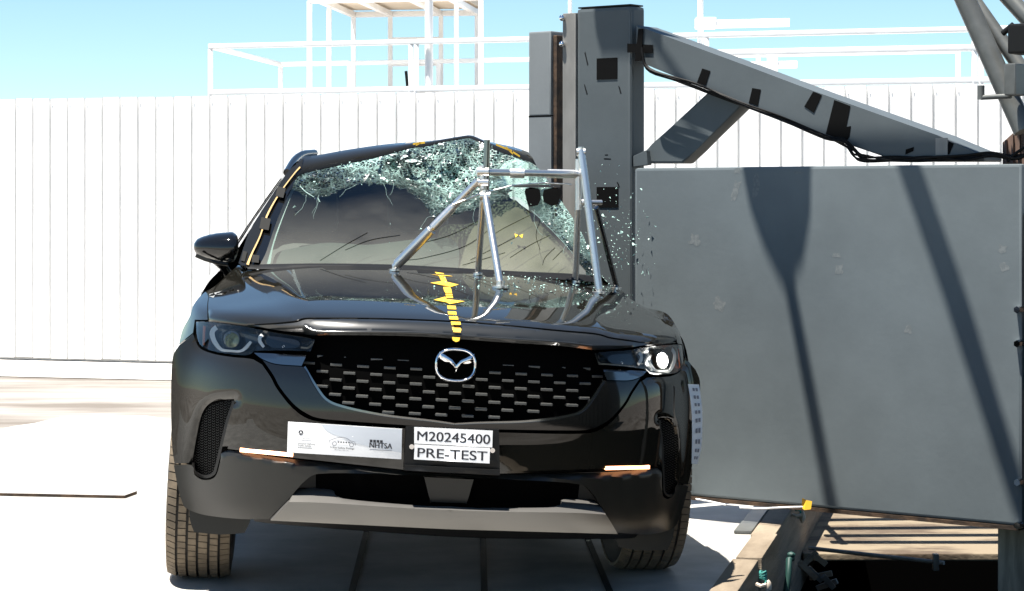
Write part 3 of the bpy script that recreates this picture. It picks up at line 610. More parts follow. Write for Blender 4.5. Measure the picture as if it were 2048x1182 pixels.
# --- bonnet and nose
HOODP = [(491,538,c),(485,556),(467,573),(445,581),(419,588,c),(416.5,610),(418,637,c),(480,646),(515,647.5),(556,645),(590,641),(607,636),(644,635),(766,636),(900,641),(987,647),(1112,659),(1190,666),(1221,674),(1262,680),(1298,685),(1352,679,c),(1361,671),(1355,657),(1333,627),(1292,615),(1266,601),(1250,587),(1236,573,c),(1200,556),(1140,552),(1000,546),(880,541),(790,535),(640,531),(530,531)]
hood = panel('bonnet', HOODP, M['paint'], step=7, rimdir=(0,.6,-.8), thick=.016, angle=60)
NOSE = [(506,651,c),(556,648.5),(592,645),(610,639.5),(644,638.5),(766,639.5),(900,644.5),(987,650.5),(1112,662.5),(1190,669.5),(1221,677.5),(1262,683.5),(1299,688.5,c),(1240,698),(1200,701),(1184,700),(1112,692),(987,684),(860,674.5),(760,671.5),(650,670.5),(623,672,c),(557,661.5)]
nl = catmull([(610,652),(623,660),(650,664),(760,664),(860,667),(987,676),(1112,684),(1184,692)], False)
def nose_off(V): 
    below = V[:,1] - np.interp(V[:,0], nl[:,0], nl[:,1]); return np.where(below > 0, below * .0022, 0)
nq = hit(nl, gbody) + np.outer(np.full(len(nl), .001), [0,1,0])
tubeobj('nose_edge', [tuple(p) for p in toc(nq)], .0045, M['nose'], car, 8)
panel('nose_trim', NOSE, M['nose'], off=nose_off, step=5)
# --- bumper skin, left half traced and mirrored
BUMP = [(358,691,c),(386.5,668.5,c),(391,682),(401,698),(430,709),(468,715),(494,717),(507,719.5,c),(524,729,c),(541,754),(554,778),(581,812),(607,833),(636,843),(690,849),(816,857),(910,862,c),(905,943,c),(809,935),(588,910.5),(457,892.5),(443,899,c),(456,846),(467,812),(468,799.5,c),(436,802),(416,811),(403,831),(394,868),(384,926,c),(349,927,c),(345,900),(342.5,850),(342.5,760),(346,713)]
ibrow = catmull([(468,799),(436,802),(416,811),(403,831),(394,868),(384,926)], False)
def bump_off(V):
    d = dpoly(V, ibrow); f = np.clip(1 - d / 17., 0, 1); lampd = dpoly(V, lampl); r = np.clip(1 - lampd / 12., 0, 1)
    return f * f * .030 + r * r * .010
lampl = catmull([(391,682),(401,698),(430,709),(468,715),(494,717),(507,719)], False)
panel('bumper_skin', BUMP, M['paint'], off=bump_off, step=7, both=True, ymax=-.39)
FEND = [(489,542,c),(483,561),(466,578),(445,585.5),(417,592.5,c),(414,610),(415,639.5,c),(389.5,639.5,c),(386,665.5,c),(358,688,c),(365,660),(380,632),(387,610),(405,588),(430,572),(456,548),(478,529,c)]
panel('front_wing', FEND, M['paint'], step=6, both=True, rimdir=(.4,.7,-.3))
# --- wing-shaped grille surround
BAND_IN = catmull([(909,849),(860,842.5),(768,832),(689,816),(650,800),(626,769),(612,740),(608,731)], False)
BAND = [(525,720,c),(531,727),(547,750),(560,774),(587,807),(613,826),(638,835.5),(690,841),(816,850),(909,856.5,c),(909,849,c),(860,842.5),(768,832),(689,816),(650,800),(626,769),(612,742),(605,733,c),(552,729)]
panel('grille_surround', BAND, M['gloss_black'], off=-.012, step=5, both=True, thick=.03)
for s in (0, 1): panel('grille_lip', ribbon([(909,848),(860,841.5),(768,831),(689,815),(652,800),(629,769),(614,742),(609,733)], [4,5,6,7,8,8,6,4]), M['dark_chrome'], off=-.006, thick=.03, step=3, raw_loop=True, mirror=bool(s))
panel('grille_wing', [(508,705.5,c),(613,709.5,c),(603,731,c),(552,727),(524,717)], M['dark_chrome'], off=lambda V: -.014 + .012*(V[:,1] < 712), step=5, both=True)
# --- grille
GR = catmull([(626,674,c),(650,672),(760,673),(860,676.5),(987,686),(1112,694),(1184,702),(1200,704,c),(1206,738),(1193,775),(1170,815),(1138,829),(1081,838),(1000,846),(909,852),(860,845),(768,835),(689,819),(650,803),(624,770),(610,738),(610,712)])
grille = panel('grille', GR, M['void'], off=.14, thick=0, step=14, raw_loop=True)
bm = bmesh.new(); box(bm, -.0195, .0195, -.013, .013, -.0042, .0042, .0018)
bme = bpy.data.meshes.new('grille_bar'); bmesh.ops.recalc_face_normals(bm, faces=bm.faces); bm.to_mesh(bme); bm.free(); bme.materials.append(M['grille_bar'])
RBm = Matrix([list(r) for r in RB])
for i in range(-13, 14):
    for j in range(0, 8):
        x, z = i * .0432 + .001, .575 + (j + (i % 2) / 2) * .0475
        if z > .86: continue
        lo = -1.0; y = -.95
        for _ in range(200):
            if gbody(np.array([[x, y, z]]))[0] <= 0: break
            y += .004
        P = toc(np.array([[x, y + .036 + .20*max(0, z-.66), z]]))[0]; q = proj(P[None])
        if not pip(q, GR)[0] or dpoly(q, np.vstack([GR, GR[:1]]))[0] < 9: continue
        if abs(q[0,0] - 911) < 52 and abs(q[0,1] - 730) < 38: continue
        if 805 < q[0,0] < 1002 and q[0,1] > 845: continue
        o = bpy.data.objects.new('grille_bar', bme); COL.objects.link(o); o.parent = grille; o.location = P
        sl_ = math.atan(2.2 * x ** 3 + .10 * x); o.rotation_euler = (RBm.to_4x4() @ Matrix.Rotation(sl_, 4, 'Z')).to_euler()
for i in range(-13, 13):                  # fine vertical webs of the grille mesh
    pts = []
    for z in np.arange(.60, .875, .03):
        x = (i + .5) * .0432; y = -.95
        for _ in range(200):
            if gbody(np.array([[x, y, z]]))[0] <= 0: break
            y += .004
        P = toc(np.array([[x, y + .060 + .32*max(0, z-.655), z]]))[0]
        q = proj(P[None])
        if pip(q, GR)[0] and dpoly(q, np.vstack([GR, GR[:1]]))[0] > 3: pts.append(P)
    if len(pts) > 1: tubeobj('grille_web', pts, .003, M['void'], grille, 5)
# --- badge
BC = hit([[910.5, 729.5]], gbody)[0]; by = BC[1] - .012
badge = None
def badge_pt(du, dv, dy=0.): return toc(np.array([[BC[0] + du/608, by + dy, BC[2] - dv/608]]))[0]
bm = bmesh.new(); N = 48; ring = []
for k in range(N):
    a = 2*math.pi*k/N; ca, sa_ = math.cos(a), math.sin(a); f = (abs(ca)**2.5 + abs(sa_)**2.5) ** (-1/2.5)
    ring.append((38.5*f*ca, 31*f*sa_))
rv = []
for k in range(N):
    u0, v0 = ring[k]; L = math.hypot(u0, v0)
    rv.append([bm.verts.new(badge_pt(u0 + u0/L*3.4*math.cos(b), v0 + v0/L*3.4*math.cos(b), -.008*math.sin(b))) for b in [2*math.pi*q/8 for q in range(8)]])
for k in range(N):
    for q in range(8): bm.faces.new([rv[k][q], rv[(k+1)%N][q], rv[(k+1)%N][(q+1)%8], rv[k][(q+1)%8]])
badge = from_bm('badge', bm, M['chrome'], car, True, 60)
vp = [(-34,-25),(-22,-19),(-8,-10.5),(0.6,0),(9,-9.5),(20,-15),(30,-21),(36,-24),(35,-8),(24,-4),(11,-3.5),(4,4),(1.2,13.5),(-1.4,5),(-13,-6),(-22,-6),(-32,-12)]
V_, T_ = fill(np.array(vp, float), (), 4)
mid = np.array([(-34,-18),(-20,-12),(-8,-6),(0.6,6),(10,-6),(20,-10),(36,-16)], float); dd = dpoly(V_, mid)
Pb = np.array([badge_pt(p[0], p[1], -.012 + .0009*d) for p, d in zip(V_, dd)]); mesh_from_tris('badge_wings', Pb, T_, M['chrome'], badge, np.array([0,.012,0]), CAMC, True, 50)
# --- headlights
HL = [(392,643.5,c),(418,644),(489,653.5),(557,667),(622,677.5),(629,683,c),(621,703,c),(605,702),(557,701),(509,702,c),(500,709),(489,710.5),(468,709),(431,703.5),(403,692),(394,672)]
def circ(u, v, r, n=20, sx=1.0): return np.array([(u + r*sx*math.cos(2*math.pi*k/n), v + r*math.sin(2*math.pi*k/n)) for k in range(n)])
for side in (0, 1):
    mr = bool(side)
    hl = panel('headlight', HL, M['lamp_black'], off=lambda V: .012 + .03*np.clip(dpoly(V, catmull(HL))/10., 0, 1), thick=.02, step=6, mirror=mr)
    tag(hl, 'headlight with its lamp lit bright white' if side else 'unlit headlight with grey light guides')
    panel('light_guide', ribbon([(433,655.5),(426,661),(424,669),(427,680),(433.5,691),(444,700.5),(462,702.5),(480,703),(491,697),(502,684)], [9,10,10,9,7,5,4,5,7,5]), M['drl'], hl, off=.018, thick=.008, step=3, mirror=mr, raw_loop=True)
    panel('light_guide', ribbon([(525,670.5),(520,675),(520,684),(528,695)], [7,7,7,5]), M['drl'], hl, off=.02, thick=.008, step=3, mirror=mr, raw_loop=True)
    panel('light_guide', ribbon([(565,695.5),(569,692)], [3,3]), M['drl'], hl, off=.02, thick=.006, step=3, mirror=mr, raw_loop=True)
    panel('side_reflector', ribbon([(408.5,652),(407.5,672),(407,691)], [5,5,4]), M['amber'], hl, off=.016, thick=.006, step=3, mirror=mr, raw_loop=True)
    panel('lamp_bezel', circ(463,679,19.5), M['black'], hl, off=.024, thick=.01, step=5, mirror=mr, raw_loop=True)
    panel('projector_rim', circ(463,678.5,16.5), M['projector_rim'], hl, off=.017, thick=.01, step=5, mirror=mr, raw_loop=True)
    cc = np.array([463, 680.5]); panel('projector_lens', circ(463,680.5,15.3), M['lamp_on'] if side else M['projector'], hl, off=lambda V: .014 - .014*np.clip(1 - (np.linalg.norm(V-cc,axis=1)/15.5)**2, 0, 1), thick=.006, step=3, mirror=mr, raw_loop=True)
    panel('inner_lamp', [(535,672,c),(590,680),(600,690),(590,697),(545,697,c),(532,686)], M['gloss_black'], hl, off=.02, thick=.006, step=5, mirror=mr)
    panel('lens_cover', HL, M['lens_glass'], hl, off=.0, thick=0, step=6, mirror=mr)
# --- bumper side intakes with honeycomb mesh
INT = [(466,801,c),(465,812),(454,846),(434,927),(426,948),(407,953),(390,942),(387,927),(397,869),(406,832),(418,813),(437,805)]
intl = catmull(INT)
for s in (0, 1):
    it = panel('side_intake', INT, M['void'], off=.06, thick=0, step=9, mirror=bool(s))
    V2, F2 = [], []; a_ = 5.2
    for i in range(-2, 26):
        for j in range(-2, 40):
            cx_ = 380 + i * a_ * 1.5; cy_ = 795 + (j + (i % 2) * .5) * a_ * 1.0
            for k in range(3):
                p = np.array([cx_ + a_*.55*math.cos(k*math.pi/3), cy_ + a_*.55*math.sin(k*math.pi/3)]); q = np.array([cx_ + a_*.55*math.cos((k+1)*math.pi/3), cy_ + a_*.55*math.sin((k+1)*math.pi/3)])
                if not (pip(p[None], intl)[0] and pip(q[None], intl)[0]): continue
                d = (q - p)/np.linalg.norm(q-p); n_ = np.array([-d[1], d[0]])*.55; b0 = len(V2); V2 += [p+n_, q+n_, q-n_, p-n_]; F2.append((b0,b0+1,b0+2,b0+3))
    P = hit(np.array(V2), gbody) + [0,.025,0]
    if s: P = P * [-1,1,1]
    raw('honeycomb_mesh', toc(P), F2, M['black'], it)['kind'] = 'stuff'
    panel('intake_edge', np.vstack([intl, intl[:1]]) if False else ribbon([(466,803),(464,815),(453,848),(434,928),(426,949),(407,954.5),(389,944),(386,927)], [5]*8), M['black'], it, off=lambda V: .004, thick=.03, step=5, mirror=bool(s), raw_loop=True)
# --- lower bumper, lamps, lower intake, skid plate
LOW = [(442,906,c),(457,901,c),(588,920),(809,943),(905,949,c),(903,955,c),(809,950),(693,946),(642,947),(624,951),(604,967),(572,1003),(538,1037.5,c),(482,1037.5),(412,1030),(374,1017),(364,1002),(355,970),(348,930,c),(384,931),(389,949),(407,960),(430,954),(440,925)]
def low_off(V):
    top = np.interp(V[:,0], [442,457,588,809,905], [904,901,920,943,949]); d = V[:,1] - top; return .022*np.clip(1 - d/9., 0, 1) - .006
panel('lower_bumper', LOW, M['cladding'], off=low_off, step=7, both=True, ymax=-.39)
panel('led_slot', [(455,893.5,c),(588,912,c),(809,936.5,c),(905,944,c),(905,949,c),(809,941,c),(588,917,c),(455,899,c)], M['gloss_black'], off=.022, thick=0, step=8, both=True)
for s in (0, 1): panel('daytime_lamp', ribbon([(480,900),(530,904.5),(586,910)], [7,7.5,7.5]), M['led'], off=-.003, thick=.03, step=4, raw_loop=True, mirror=bool(s))
LINT = [(905,950,c),(809,946),(693,942),(640,943),(618,949),(595,968),(560,1016,c),(600,1000),(700,1010),(826,1018),(905,1022,c)]
panel('lower_intake', LINT, M['void'], off=.09, thick=0, step=12, both=True)
panel('intake_cheek', [(642,948,c),(694,947,c),(690,990,c),(664,984),(606,978),(590,984),(574,1000,c),(604,968),(624,952)], M['black'], off=lambda V: .02 + .07*np.clip((V[:,0]-575)/115., 0, 1), step=7, both=True, thick=.01)
for k, v_ in enumerate((962, 975, 988)):
    for s in (0, 1): panel('intake_bar', ribbon([(694,v_),(800,v_+6),(852,v_+8)], [2.5,2.5,2.5]), M['black'], off=.06, thick=.012, step=6, raw_loop=True, mirror=bool(s))
for u_ in (716, 770, 826):
    for s in (0, 1): panel('intake_bar', ribbon([(u_,950),(u_,1004)], [2.2,2.2]), M['black'], off=.062, thick=.012, step=6, raw_loop=True, mirror=bool(s))
panel('radar_cover', [(849,955,c),(948,960,c),(935,1004),(928,1007),(868,1005),(861,1001)], M['cladding'], off=.012, step=7, thick=.03)
SKID = [(541,1037,c),(573,1003),(590,985.5),(607,980),(664,983.5),(686,996.5),(826,1009),(903,1012,c),(902,1054.5,c),(757,1047.5)]
cre = ([541,577,686,826,905], [1037,1000,1004,1013,1016])
def skid_off(V):
    d = np.interp(V[:,0], *cre) - V[:,1]; return np.where(d > 0, d * .0045, -d * .0004) - .050
panel('skid_plate', [(541,1037,c),(577,1000,c),(630,1001),(686,1004,c),(826,1013),(903,1016,c),(902,1054.5,c),(757,1047.5)], M['skid'], off=-.050, step=6, both=True, thick=.05)
panel('skid_plate_top', [(577,1000,c),(590,985.5),(607,980),(664,983.5),(686,996.5),(826,1009),(903,1012,c),(903,1016,c),(826,1013),(686,1004,c),(630,1001)], M['skid'], off=skid_off, step=4, both=True, thick=.02)
ocam = RW.T @ (np.array([0,0,HC]) - TW)
def at_y(u, v, y): D = np.array([(u-CU)/F, 1, -(v-HV)/F]) @ RW; return ocam + D*((y-ocam[1])/D[1])
for s in (1, -1):
    q = np.array([at_y(u, v, -.372) for u, v in catmull([(378,1012,c),(430,1016),(502,1030,c),(499,1046),(489,1066,c),(440,1069),(388,1064,c),(380,1040)])]) * [s,1,1]
    n = len(q); V = np.vstack([toc(q), toc(q + [0,.008,0])]); raw('wheel_deflector', V, [tuple(range(n))[::s], tuple(range(n,2*n))[::-s]] + [(i,(i+1)%n,(i+1)%n+n,i+n) for i in range(n)], M['cladding'], car)
UND = [(500,1040,c),(560,1041),(757,1050),(902,1057),(1060,1063),(1237,1065),(1300,1066,c),(1290,1088),(1180,1092),(960,1090),(760,1078),(560,1062),(510,1056,c)]
panel('underbody_shield', UND, M['black'], off=.16, step=16, thick=.5)
boxobj('engine_bay_blocker', -.58, .58, -.55, .5, .30, .84, M['void'], car, .03)  # plain box added to stop sun leaking onto the floor below
# --- number plate bracket, stickers, placard
def gplane(y0):
    return lambda p: (y0 - p[...,1]) * .5
YP = -.925
br = panel('plate_bracket', [(812,852.5,c),(998,859,c),(1000,951,c),(808,941,c)], M['black'], g=gplane(YP), thick=.03, step=40)
k1 = panel('sticker', [(828.5,854,c),(985.5,861.5,c),(984.5,895,c),(828.5,887,c)], M['sticker'], br, g=gplane(YP-.003), thick=.002, step=60)
k2 = panel('sticker', [(829,888.6,c),(980,896,c),(979,927,c),(828,918.7,c)], M['sticker'], br, g=gplane(YP-.0036), thick=.002, step=60)
for u, v in ((823.5,893.5),(985,901)): panel('screw', circ(u,v,5), M['chrome'], br, g=gplane(YP-.005), thick=.004, step=9, raw_loop=True)
panel('bracket_lip', [(810,930,c),(999,940,c),(999.5,950,c),(808.5,940.5,c)], M['black'], br, g=gplane(YP-.01), thick=.01, step=60)
def pxtext(name, s, u0, v0, u1, v1, hpx, m, parent, g, off=0.):
    cu = bpy.data.curves.new(name, 'FONT'); cu.body = s; cu.size = 1;  to = bpy.data.objects.new(name, cu); COL.objects.link(to)
    dg = bpy.context.evaluated_depsgraph_get(); dg.update(); me = to.evaluated_get(dg).to_mesh(); me.calc_loop_triangles()
    V = np.array([v.co[:2] for v in me.vertices]); T = np.array([list(t.vertices) for t in me.loop_triangles]); to.to_mesh_clear() if False else None
    bpy.data.objects.remove(to); bpy.data.curves.remove(cu)
    x = (V[:,0] - V[:,0].min()) / (V[:,0].max() - V[:,0].min()); y = V[:,1] / .69 * hpx; sk = (v1 - v0) / (u1 - u0)
    U = np.stack([u0 + x * (u1 - u0) + y * sk * .6, v0 + x * (v1 - v0) - y], 1)
    if hpx > 8: U = np.vstack([U, U + [.9, .05]]); T = np.vstack([T, T + len(V)])
    P = hit(U, g) + [0, off, 0]
    if hpx > 8: P[len(V):,1] -= .0001
    return mesh_from_tris(name, toc(P), T, m, parent, None, CAMC, False)
pxtext('lettering', 'M20245400', 834, 880.5, 979.5, 888, 18.5, M['ink'], k1, gplane(YP-.0033))
pxtext('lettering', 'PRE-TEST', 834.5, 914, 973.5, 921.5, 18.5, M['ink'], k2, gplane(YP-.0039))
PO = -.016
pl = panel('placard', [(576,842.5,c),(803.5,857,c),(802,917.5,c),(574,903.5,c)], M['sticker'], off=PO, thick=.004, step=20)
panel('printed_swoosh', [(642,847.5,c),(650,858),(666,868),(686,874),(704,883),(730,890.5),(802.5,905,c),(803.2,857.8,c)], M['greyprint'], pl, off=PO-.0004, thick=0, step=20)
def ptxt(s, u0, v0, u1, h, m='ink'): pxtext('lettering', s, u0, v0, u1, v0 + (u1-u0)*.063, h, M[m], pl, gbody, PO-.0008)
ptxt('NHTSA', 738, 894, 783, 10.5); ptxt('U.S. Department of', 595, 876, 625, 3.0, 'greyink'); ptxt('Transportation', 595, 880, 622, 3.0, 'greyink')
ptxt('National Highway', 595, 887, 630, 3.0); ptxt('Traffic Safety', 595, 891, 622, 3.0); ptxt('Administration', 595, 895, 624, 3.0)
ptxt('5-Star Safety Ratings', 660, 895, 708, 3.4); ptxt('More Stars. Safer Cars.', 669, 899.5, 697, 2.4, 'greyink')
panel('printed_rule', [(738.5,897.5,c),(783,900.3,c),(783,901.3,c),(738.5,898.5,c)], M['greyink'], pl, off=PO-.0008, thick=0, step=40)
for k in range(4): panel('printed_tile', [(739+k*6.8,878+.42*k,c),(744.4+k*6.8,878.3+.42*k,c),(744.4+k*6.8,883.6+.42*k,c),(739+k*6.8,883.3+.42*k,c)], M['ink'], pl, off=PO-.0008, thick=0, step=40)
dk = panel('printed_roundel', circ(601.5,864,4.8), M['ink'], pl, off=PO-.0008, thick=0, step=9, raw_loop=True)
panel('printed_star', [(601.5,860,c),(603,864.2,c),(605.5,866,c),(601.6,865.2,c),(597.5,866,c),(600.2,864,c)], M['sticker'], pl, off=PO-.0011, thick=0, step=9)
def pr(pts, wd, m='greyink'): panel('printed_line', ribbon(pts, [wd]*len(pts)), M[m], pl, off=PO-.0008, thick=0, step=6, raw_loop=True)
pr([(658,884),(658.5,880),(664,878),(672,875),(684,873.5),(694,876),(701,881),(709,883),(710,890)], 1.0)
for u, v in ((668.5,886.5),(702.5,888.5)): pr([tuple(p) for p in circ(u, v, 4, 12)] + [(u+4, v)], 1.1)
for k in range(5): panel('printed_star', circ(676.5+k*5.2, 883+k*.3, 1.6, 6), M['ink'], pl, off=PO-.0008, thick=0, step=9, raw_loop=True)
# --- yellow marking tape down the bonnet
def htape(pts): panel('marking_tape', [(u, v, c) for u, v in pts], M['yellow'], hood, off=-.0, thick=0, g=lambda p: gbody(p) - .0015, step=6)
z0 = [(800,240,2.815)]
def zz(*pts): return [(800 + x/2.815, 240 + y/2.815) for x, y in pts]
htape(zz((195,855),(245,862),(255,885),(222,882))); htape(zz((170,868),(225,876),(300,880),(245,868))); htape(zz((222,885),(255,886),(266,912),(236,912)))
htape(zz((170,916),(240,906),(330,926),(290,938),(240,930))); htape(zz((243,940),(282,938),(292,968),(250,966)))
for k in range(4): htape(zz((250+k*3,950+k*14),(288+k*3,950+k*14),(290+k*3,960+k*14),(252+k*3,960+k*14)))
htape(zz((190,1012),(255,994),(262,1008),(365,1020),(280,1036),(262,1026)))
for x, y, wd, h in [(265,1044,48,22),(268,1076,48,20),(275,1104,50,20),(286,1134,50,22),(292,1165,50,20)]: htape(zz((x,y),(x+wd,y+2),(x+wd+4,y+h),(x+4,y+h-2)))
for u, v, wd, h in [(905,642+1,16,5.5),(906,655,15,9)]: panel('marking_tape', [(u,v,c),(u+wd,v+.8,c),(u+wd+.6,v+h+.8,c),(u+.6,v+h,c)], M['yellow'], hood, g=lambda p: gbody(p) - .009, thick=0, step=8)
panel('marking_tape', [(904,674,c),(920,675,c),(918,682),(912,684),(906,681)], M['yellow'], hood, g=lambda p: gbody(p) - .009, thick=0, step=8)
# --- paper strip on the wing by the wall
def side_pt(y, z, s=1, dx=0.): 
    return toc(np.array([[s * (float(fa(np.array(z))) * (1 - (abs(min(y,0))/float(fb(np.array(z)))) ** 1.6) ** (1/3.2) + dx), y, z]]))[0]
def strip_pt(a, b, d=0.):             # a across 0..1, b down 0..1
    L_ = catmull([(1376,768),(1381,800),(1384,840),(1384,890),(1383,927)], False); R_ = catmull([(1398,769),(1403,805),(1405,840),(1403,892),(1395,928)], False)
    f = lambda L: np.array([np.interp(b, np.linspace(0,1,len(L)), L[:,i]) for i in (0,1)]); p = f(L_)*(1-a) + f(R_)*a; return toc(at_y(p[0], p[1], -.50 + .06*a + d))[0]
ps = raw('paper_strip', [strip_pt(a, b) for a in (0,.33,.67,1) for b in np.linspace(0,1,11)], [(i*11+j, i*11+j+1, (i+1)*11+j+1, (i+1)*11+j) for i in range(3) for j in range(10)], M['sticker'], car, True)
for k in range(9):
    b = .05 + k*.105
    for a0 in (.34, .62): raw('printed_mark', [strip_pt(a, b_, -.003) for a, b_ in ((a0,b),(a0+.2,b),(a0+.2,b+.045),(a0,b+.045))], [(0,1,2,3)], M['greyink'], ps)
# --- body sides with arches, dented on the pole side
fs = smooth_tab([.2,.26,.35,.5,.65,.75,.85,.95,1.0,1.05,1.2,1.42,1.5,1.56], [.80,.86,.895,.915,.925,.915,.89,.86,.83,.775,.69,.555,.50,.47], .1, 1.7, .02)
def side_map(V, s):
    y, z = V[:,0], V[:,1]; x = fs(z) - .05*np.clip((.9-y)/.5, 0, 1)*np.clip((z-1.0)/.1, 0, 1) - .10*np.clip((y-2.9)/.95, 0, 1)**2
    if s > 0: x = x - .44*np.exp(-((y-1.62)/.42)**2)*np.clip((z-.05)/.3, 0, 1)
    return toc(np.stack([s*x, y, z], 1))
def arch(y0, r): return [(y0 + r*math.cos(a), .35 + r*math.sin(a)) for a in np.linspace(math.pi, 0, 15)]
SIDE = [(-.16,.30)] if False else None
low = [(-.05,.92),(.3,.955),(.62,.985),(.80,1.02),(2.2,1.05),(3.2,1.06),(3.75,1.02),(3.80,.7),(3.72,.32),(3.24,.30)] + arch(2.815,.42)[::-1] + [(2.38,.28),(.46,.28)] + arch(0,.42)[::-1][0:9] + [(-.06,.775)]
def densify(L, h=.08):
    out = []
    for a, b in zip(L, L[1:] + L[:1]):
        a, b = np.array(a), np.array(b); k = max(1, int(np.linalg.norm(b-a)/h)); out += [a + (b-a)*j/k for j in range(k)]
    return np.array(out)
for s in (-1, 1):
    V, T = fill(densify(low), (), .07); P = side_map(V, s); mesh_from_tris('body_side', P, T, M['paint'], car, None, np.array([s*9., 1.5, .6]), True, 50)
    gh = [(.80,1.022),(1.28,1.42),(1.42,1.47),(2.3,1.5),(3.2,1.43),(3.72,1.03),(3.2,1.062),(2.2,1.052)]
    win1 = [(.98,1.06),(1.36,1.40),(1.98,1.44),(1.98,1.07)]; win2 = [(2.07,1.07),(2.07,1.44),(2.75,1.42),(2.95,1.34),(2.95,1.09)]
    V, T = fill(densify(gh), [densify(win1), densify(win2)], .07); mesh_from_tris('window_frame', side_map(V, s), T, M['gloss_black'], car, None, np.array([s*9., 1.5, 1.3]), True, 50)
    if s < 0:
        for wv in (win1, win2):
            V, T = fill(densify(wv), (), .1); P = side_map(V, s) + [.008,0,0]; mesh_from_tris('side_window', P, T, M['side_glass'], car, None, np.array([s*9., 1.5, 1.3]), True)
    for L_ in ([(.86,1.01),(.74,.7),(.78,.33)], [(2.02,1.04),(2.02,.75),(1.98,.33)], [(2.98,1.05),(2.96,.85),(2.50,.36)]):
        q = catmull([(a*500, b*500) for a, b in L_], False)/500; dd = np.gradient(q, axis=0); dd /= np.linalg.norm(dd, axis=1)[:,None]; nn = np.stack([-dd[:,1], dd[:,0]], 1)*.003
        P = side_map(np.vstack([q+nn, q-nn]), s) + [s*.003,0,0]; n = len(q); raw('door_gap', P, [(i,i+1,i+1+n,i+n) for i in range(n-1)], M['void'], car)
    for y_ in (1.80, 2.76):
        P = side_map(np.array([[y_-.09,.855],[y_-.03,.86],[y_+.04,.86],[y_+.09,.855]]), s) + np.outer([-.004,.004,.004,-.004], [s,0,0]); tubeobj('door_handle', [tuple(p) for p in P], .009, M['paint'], car, 8)
    q = np.array([[y_, z_] for y_ in np.linspace(.47,2.37,12) for z_ in (.275,.40)]); P = side_map(q, s) + [s*.008,0,0]; raw('sill_cladding', P, [(2*i,2*i+1,2*i+3,2*i+2) for i in range(11)], M['cladding'], car, True)
    for yw in (0, 2.815):               # arch cladding and black wheel housing
        ar = arch(yw, .42)[0 if yw else 6:]; ar = ar if yw else arch(0,.42)[0:15]
        ins = [(p[0] + (yw-p[0])*.0, p[1]) for p in ar]; bm = bmesh.new(); rows = []
        for (ya, za) in ar:
            dy, dz = ya - yw, za - .35; L = math.hypot(dy, dz); q = []
            for rr, dx in ((.48,.006),(.47,.016),(.42,.016),(.415,-.10),(.41,-.30)):
                yy, zq = yw + dy/L*rr, .35 + dz/L*rr; base = side_map(np.array([[max(yy,-.12) if yw == 0 else yy, zq]]), s)[0]
                if yw == 0 and yy < .02: base[0] = s*min(abs(base[0]), abs(side_pt(max(yy,-.55), zq, s)[0]))
                q.append(bm.verts.new((base[0] + s*dx, base[1] if yw else toc(np.array([[0,yy,zq]]))[0][1], base[2])))
            rows.append(q)
        for a, b in zip(rows, rows[1:]):
            for k in range(4): bm.faces.new([a[k], a[k+1], b[k+1], b[k]])
        if yw: from_bm('wheel_arch', bm, M['cladding'], car, True, 40)
        else: bm.free()
        boxobj('wheel_housing', s*.42 - .18, s*.42 + .18, yw - .40, yw + .40, .25, .80, M['void'], car)
for s in (-1, 1): boxobj('inner_wing_blocker', *sorted((s*.50, s*.835)), -.33, .78, .75, .86, M['void'], car)  # boxes added over the front wheels to block a sun leak
boxobj('floor_pan', -.60, .60, .45, 3.6, .24, .30, M['void'], car)
V, T = fill(densify([(-.84,.35),(.84,.35),(.86,.7),(.80,1.0),(.52,1.44),(-.52,1.44),(-.80,1.0),(-.86,.7)]), (), .15)
mesh_from_tris('tailgate', toc(np.stack([V[:,0], 3.72 - np.clip(V[:,1]-1.0,0,1)*.75, V[:,1]], 1)), T, M['paint'], car, None, np.array([0,9.,1.]), True)
# --- roof: traced header edge, buckled, crushed on the pole side
top = [(600,318),(612,313),(636,310),(697,299),(775,288),(848,282),(909,276),(934,270),(944,269.5),(957,275),(971,280.5),(995,287),(1031,295),(1056,304)]
bot = [(580,366),(588,356),(604,347),(653,335),(751,314),(817,296),(853,291),(900,280),(936,275),(950,279),(971,290),(1007,305),(1044,317),(1072,330)]
def roofline(pts, y, n=40):
    L = catmull(pts, False); s = np.linspace(0, 1, n); cs = np.r_[0, np.cumsum(np.linalg.norm(np.diff(L, axis=0), axis=1))]; cs /= cs[-1]
    uv = np.stack([np.interp(s, cs, L[:,0]), np.interp(s, cs, L[:,1])], 1); ya = np.broadcast_to(y, n)
    P = []
    o = RW.T @ (np.array([0,0,HC]) - TW)
    for (u, v), yy in zip(uv, ya):
        D = np.array([(u-CU)/F, 1, -(v-HV)/F]) @ RW; P.append(o + D * ((yy - o[1]) / D[1]))
    return np.array(P)
hb = hit(catmull(bot, False), gscreen); 
nR = 40; cs = np.linspace(0, 1, nR)
L = catmull(bot, False); q_ = np.r_[0, np.cumsum(np.linalg.norm(np.diff(L, axis=0), axis=1))]; q_ /= q_[-1]; Lb = np.stack([np.interp(cs, q_, L[:,i]) for i in (0,1)], 1)
B0 = hit(Lb, gscreen)
Tp = roofline(top, B0[:,1] + .16)
rows = [B0, B0*.55 + Tp*.45 + [0,-.006,.006], Tp]
for k, yy in enumerate((1.6, 2.0, 2.5, 3.0, 3.35)):
    f = min(1, (k+1)/3.); xl = -.53; xr = .53 - .26*math.exp(-((yy-1.62)/.5)**2); x = xl + (xr-xl)*cs; zn = 1.515 - .07*(np.abs((x)/.53))**3 - .0*k - [0,.0,.01,.05,.12][k]
    P = np.stack([x, np.full(nR, yy), zn], 1); Q = Tp.copy(); Q[:,1] = yy; Q[:,2] -= .012*(k+1); rows.append(P*f + Q*(1-f))
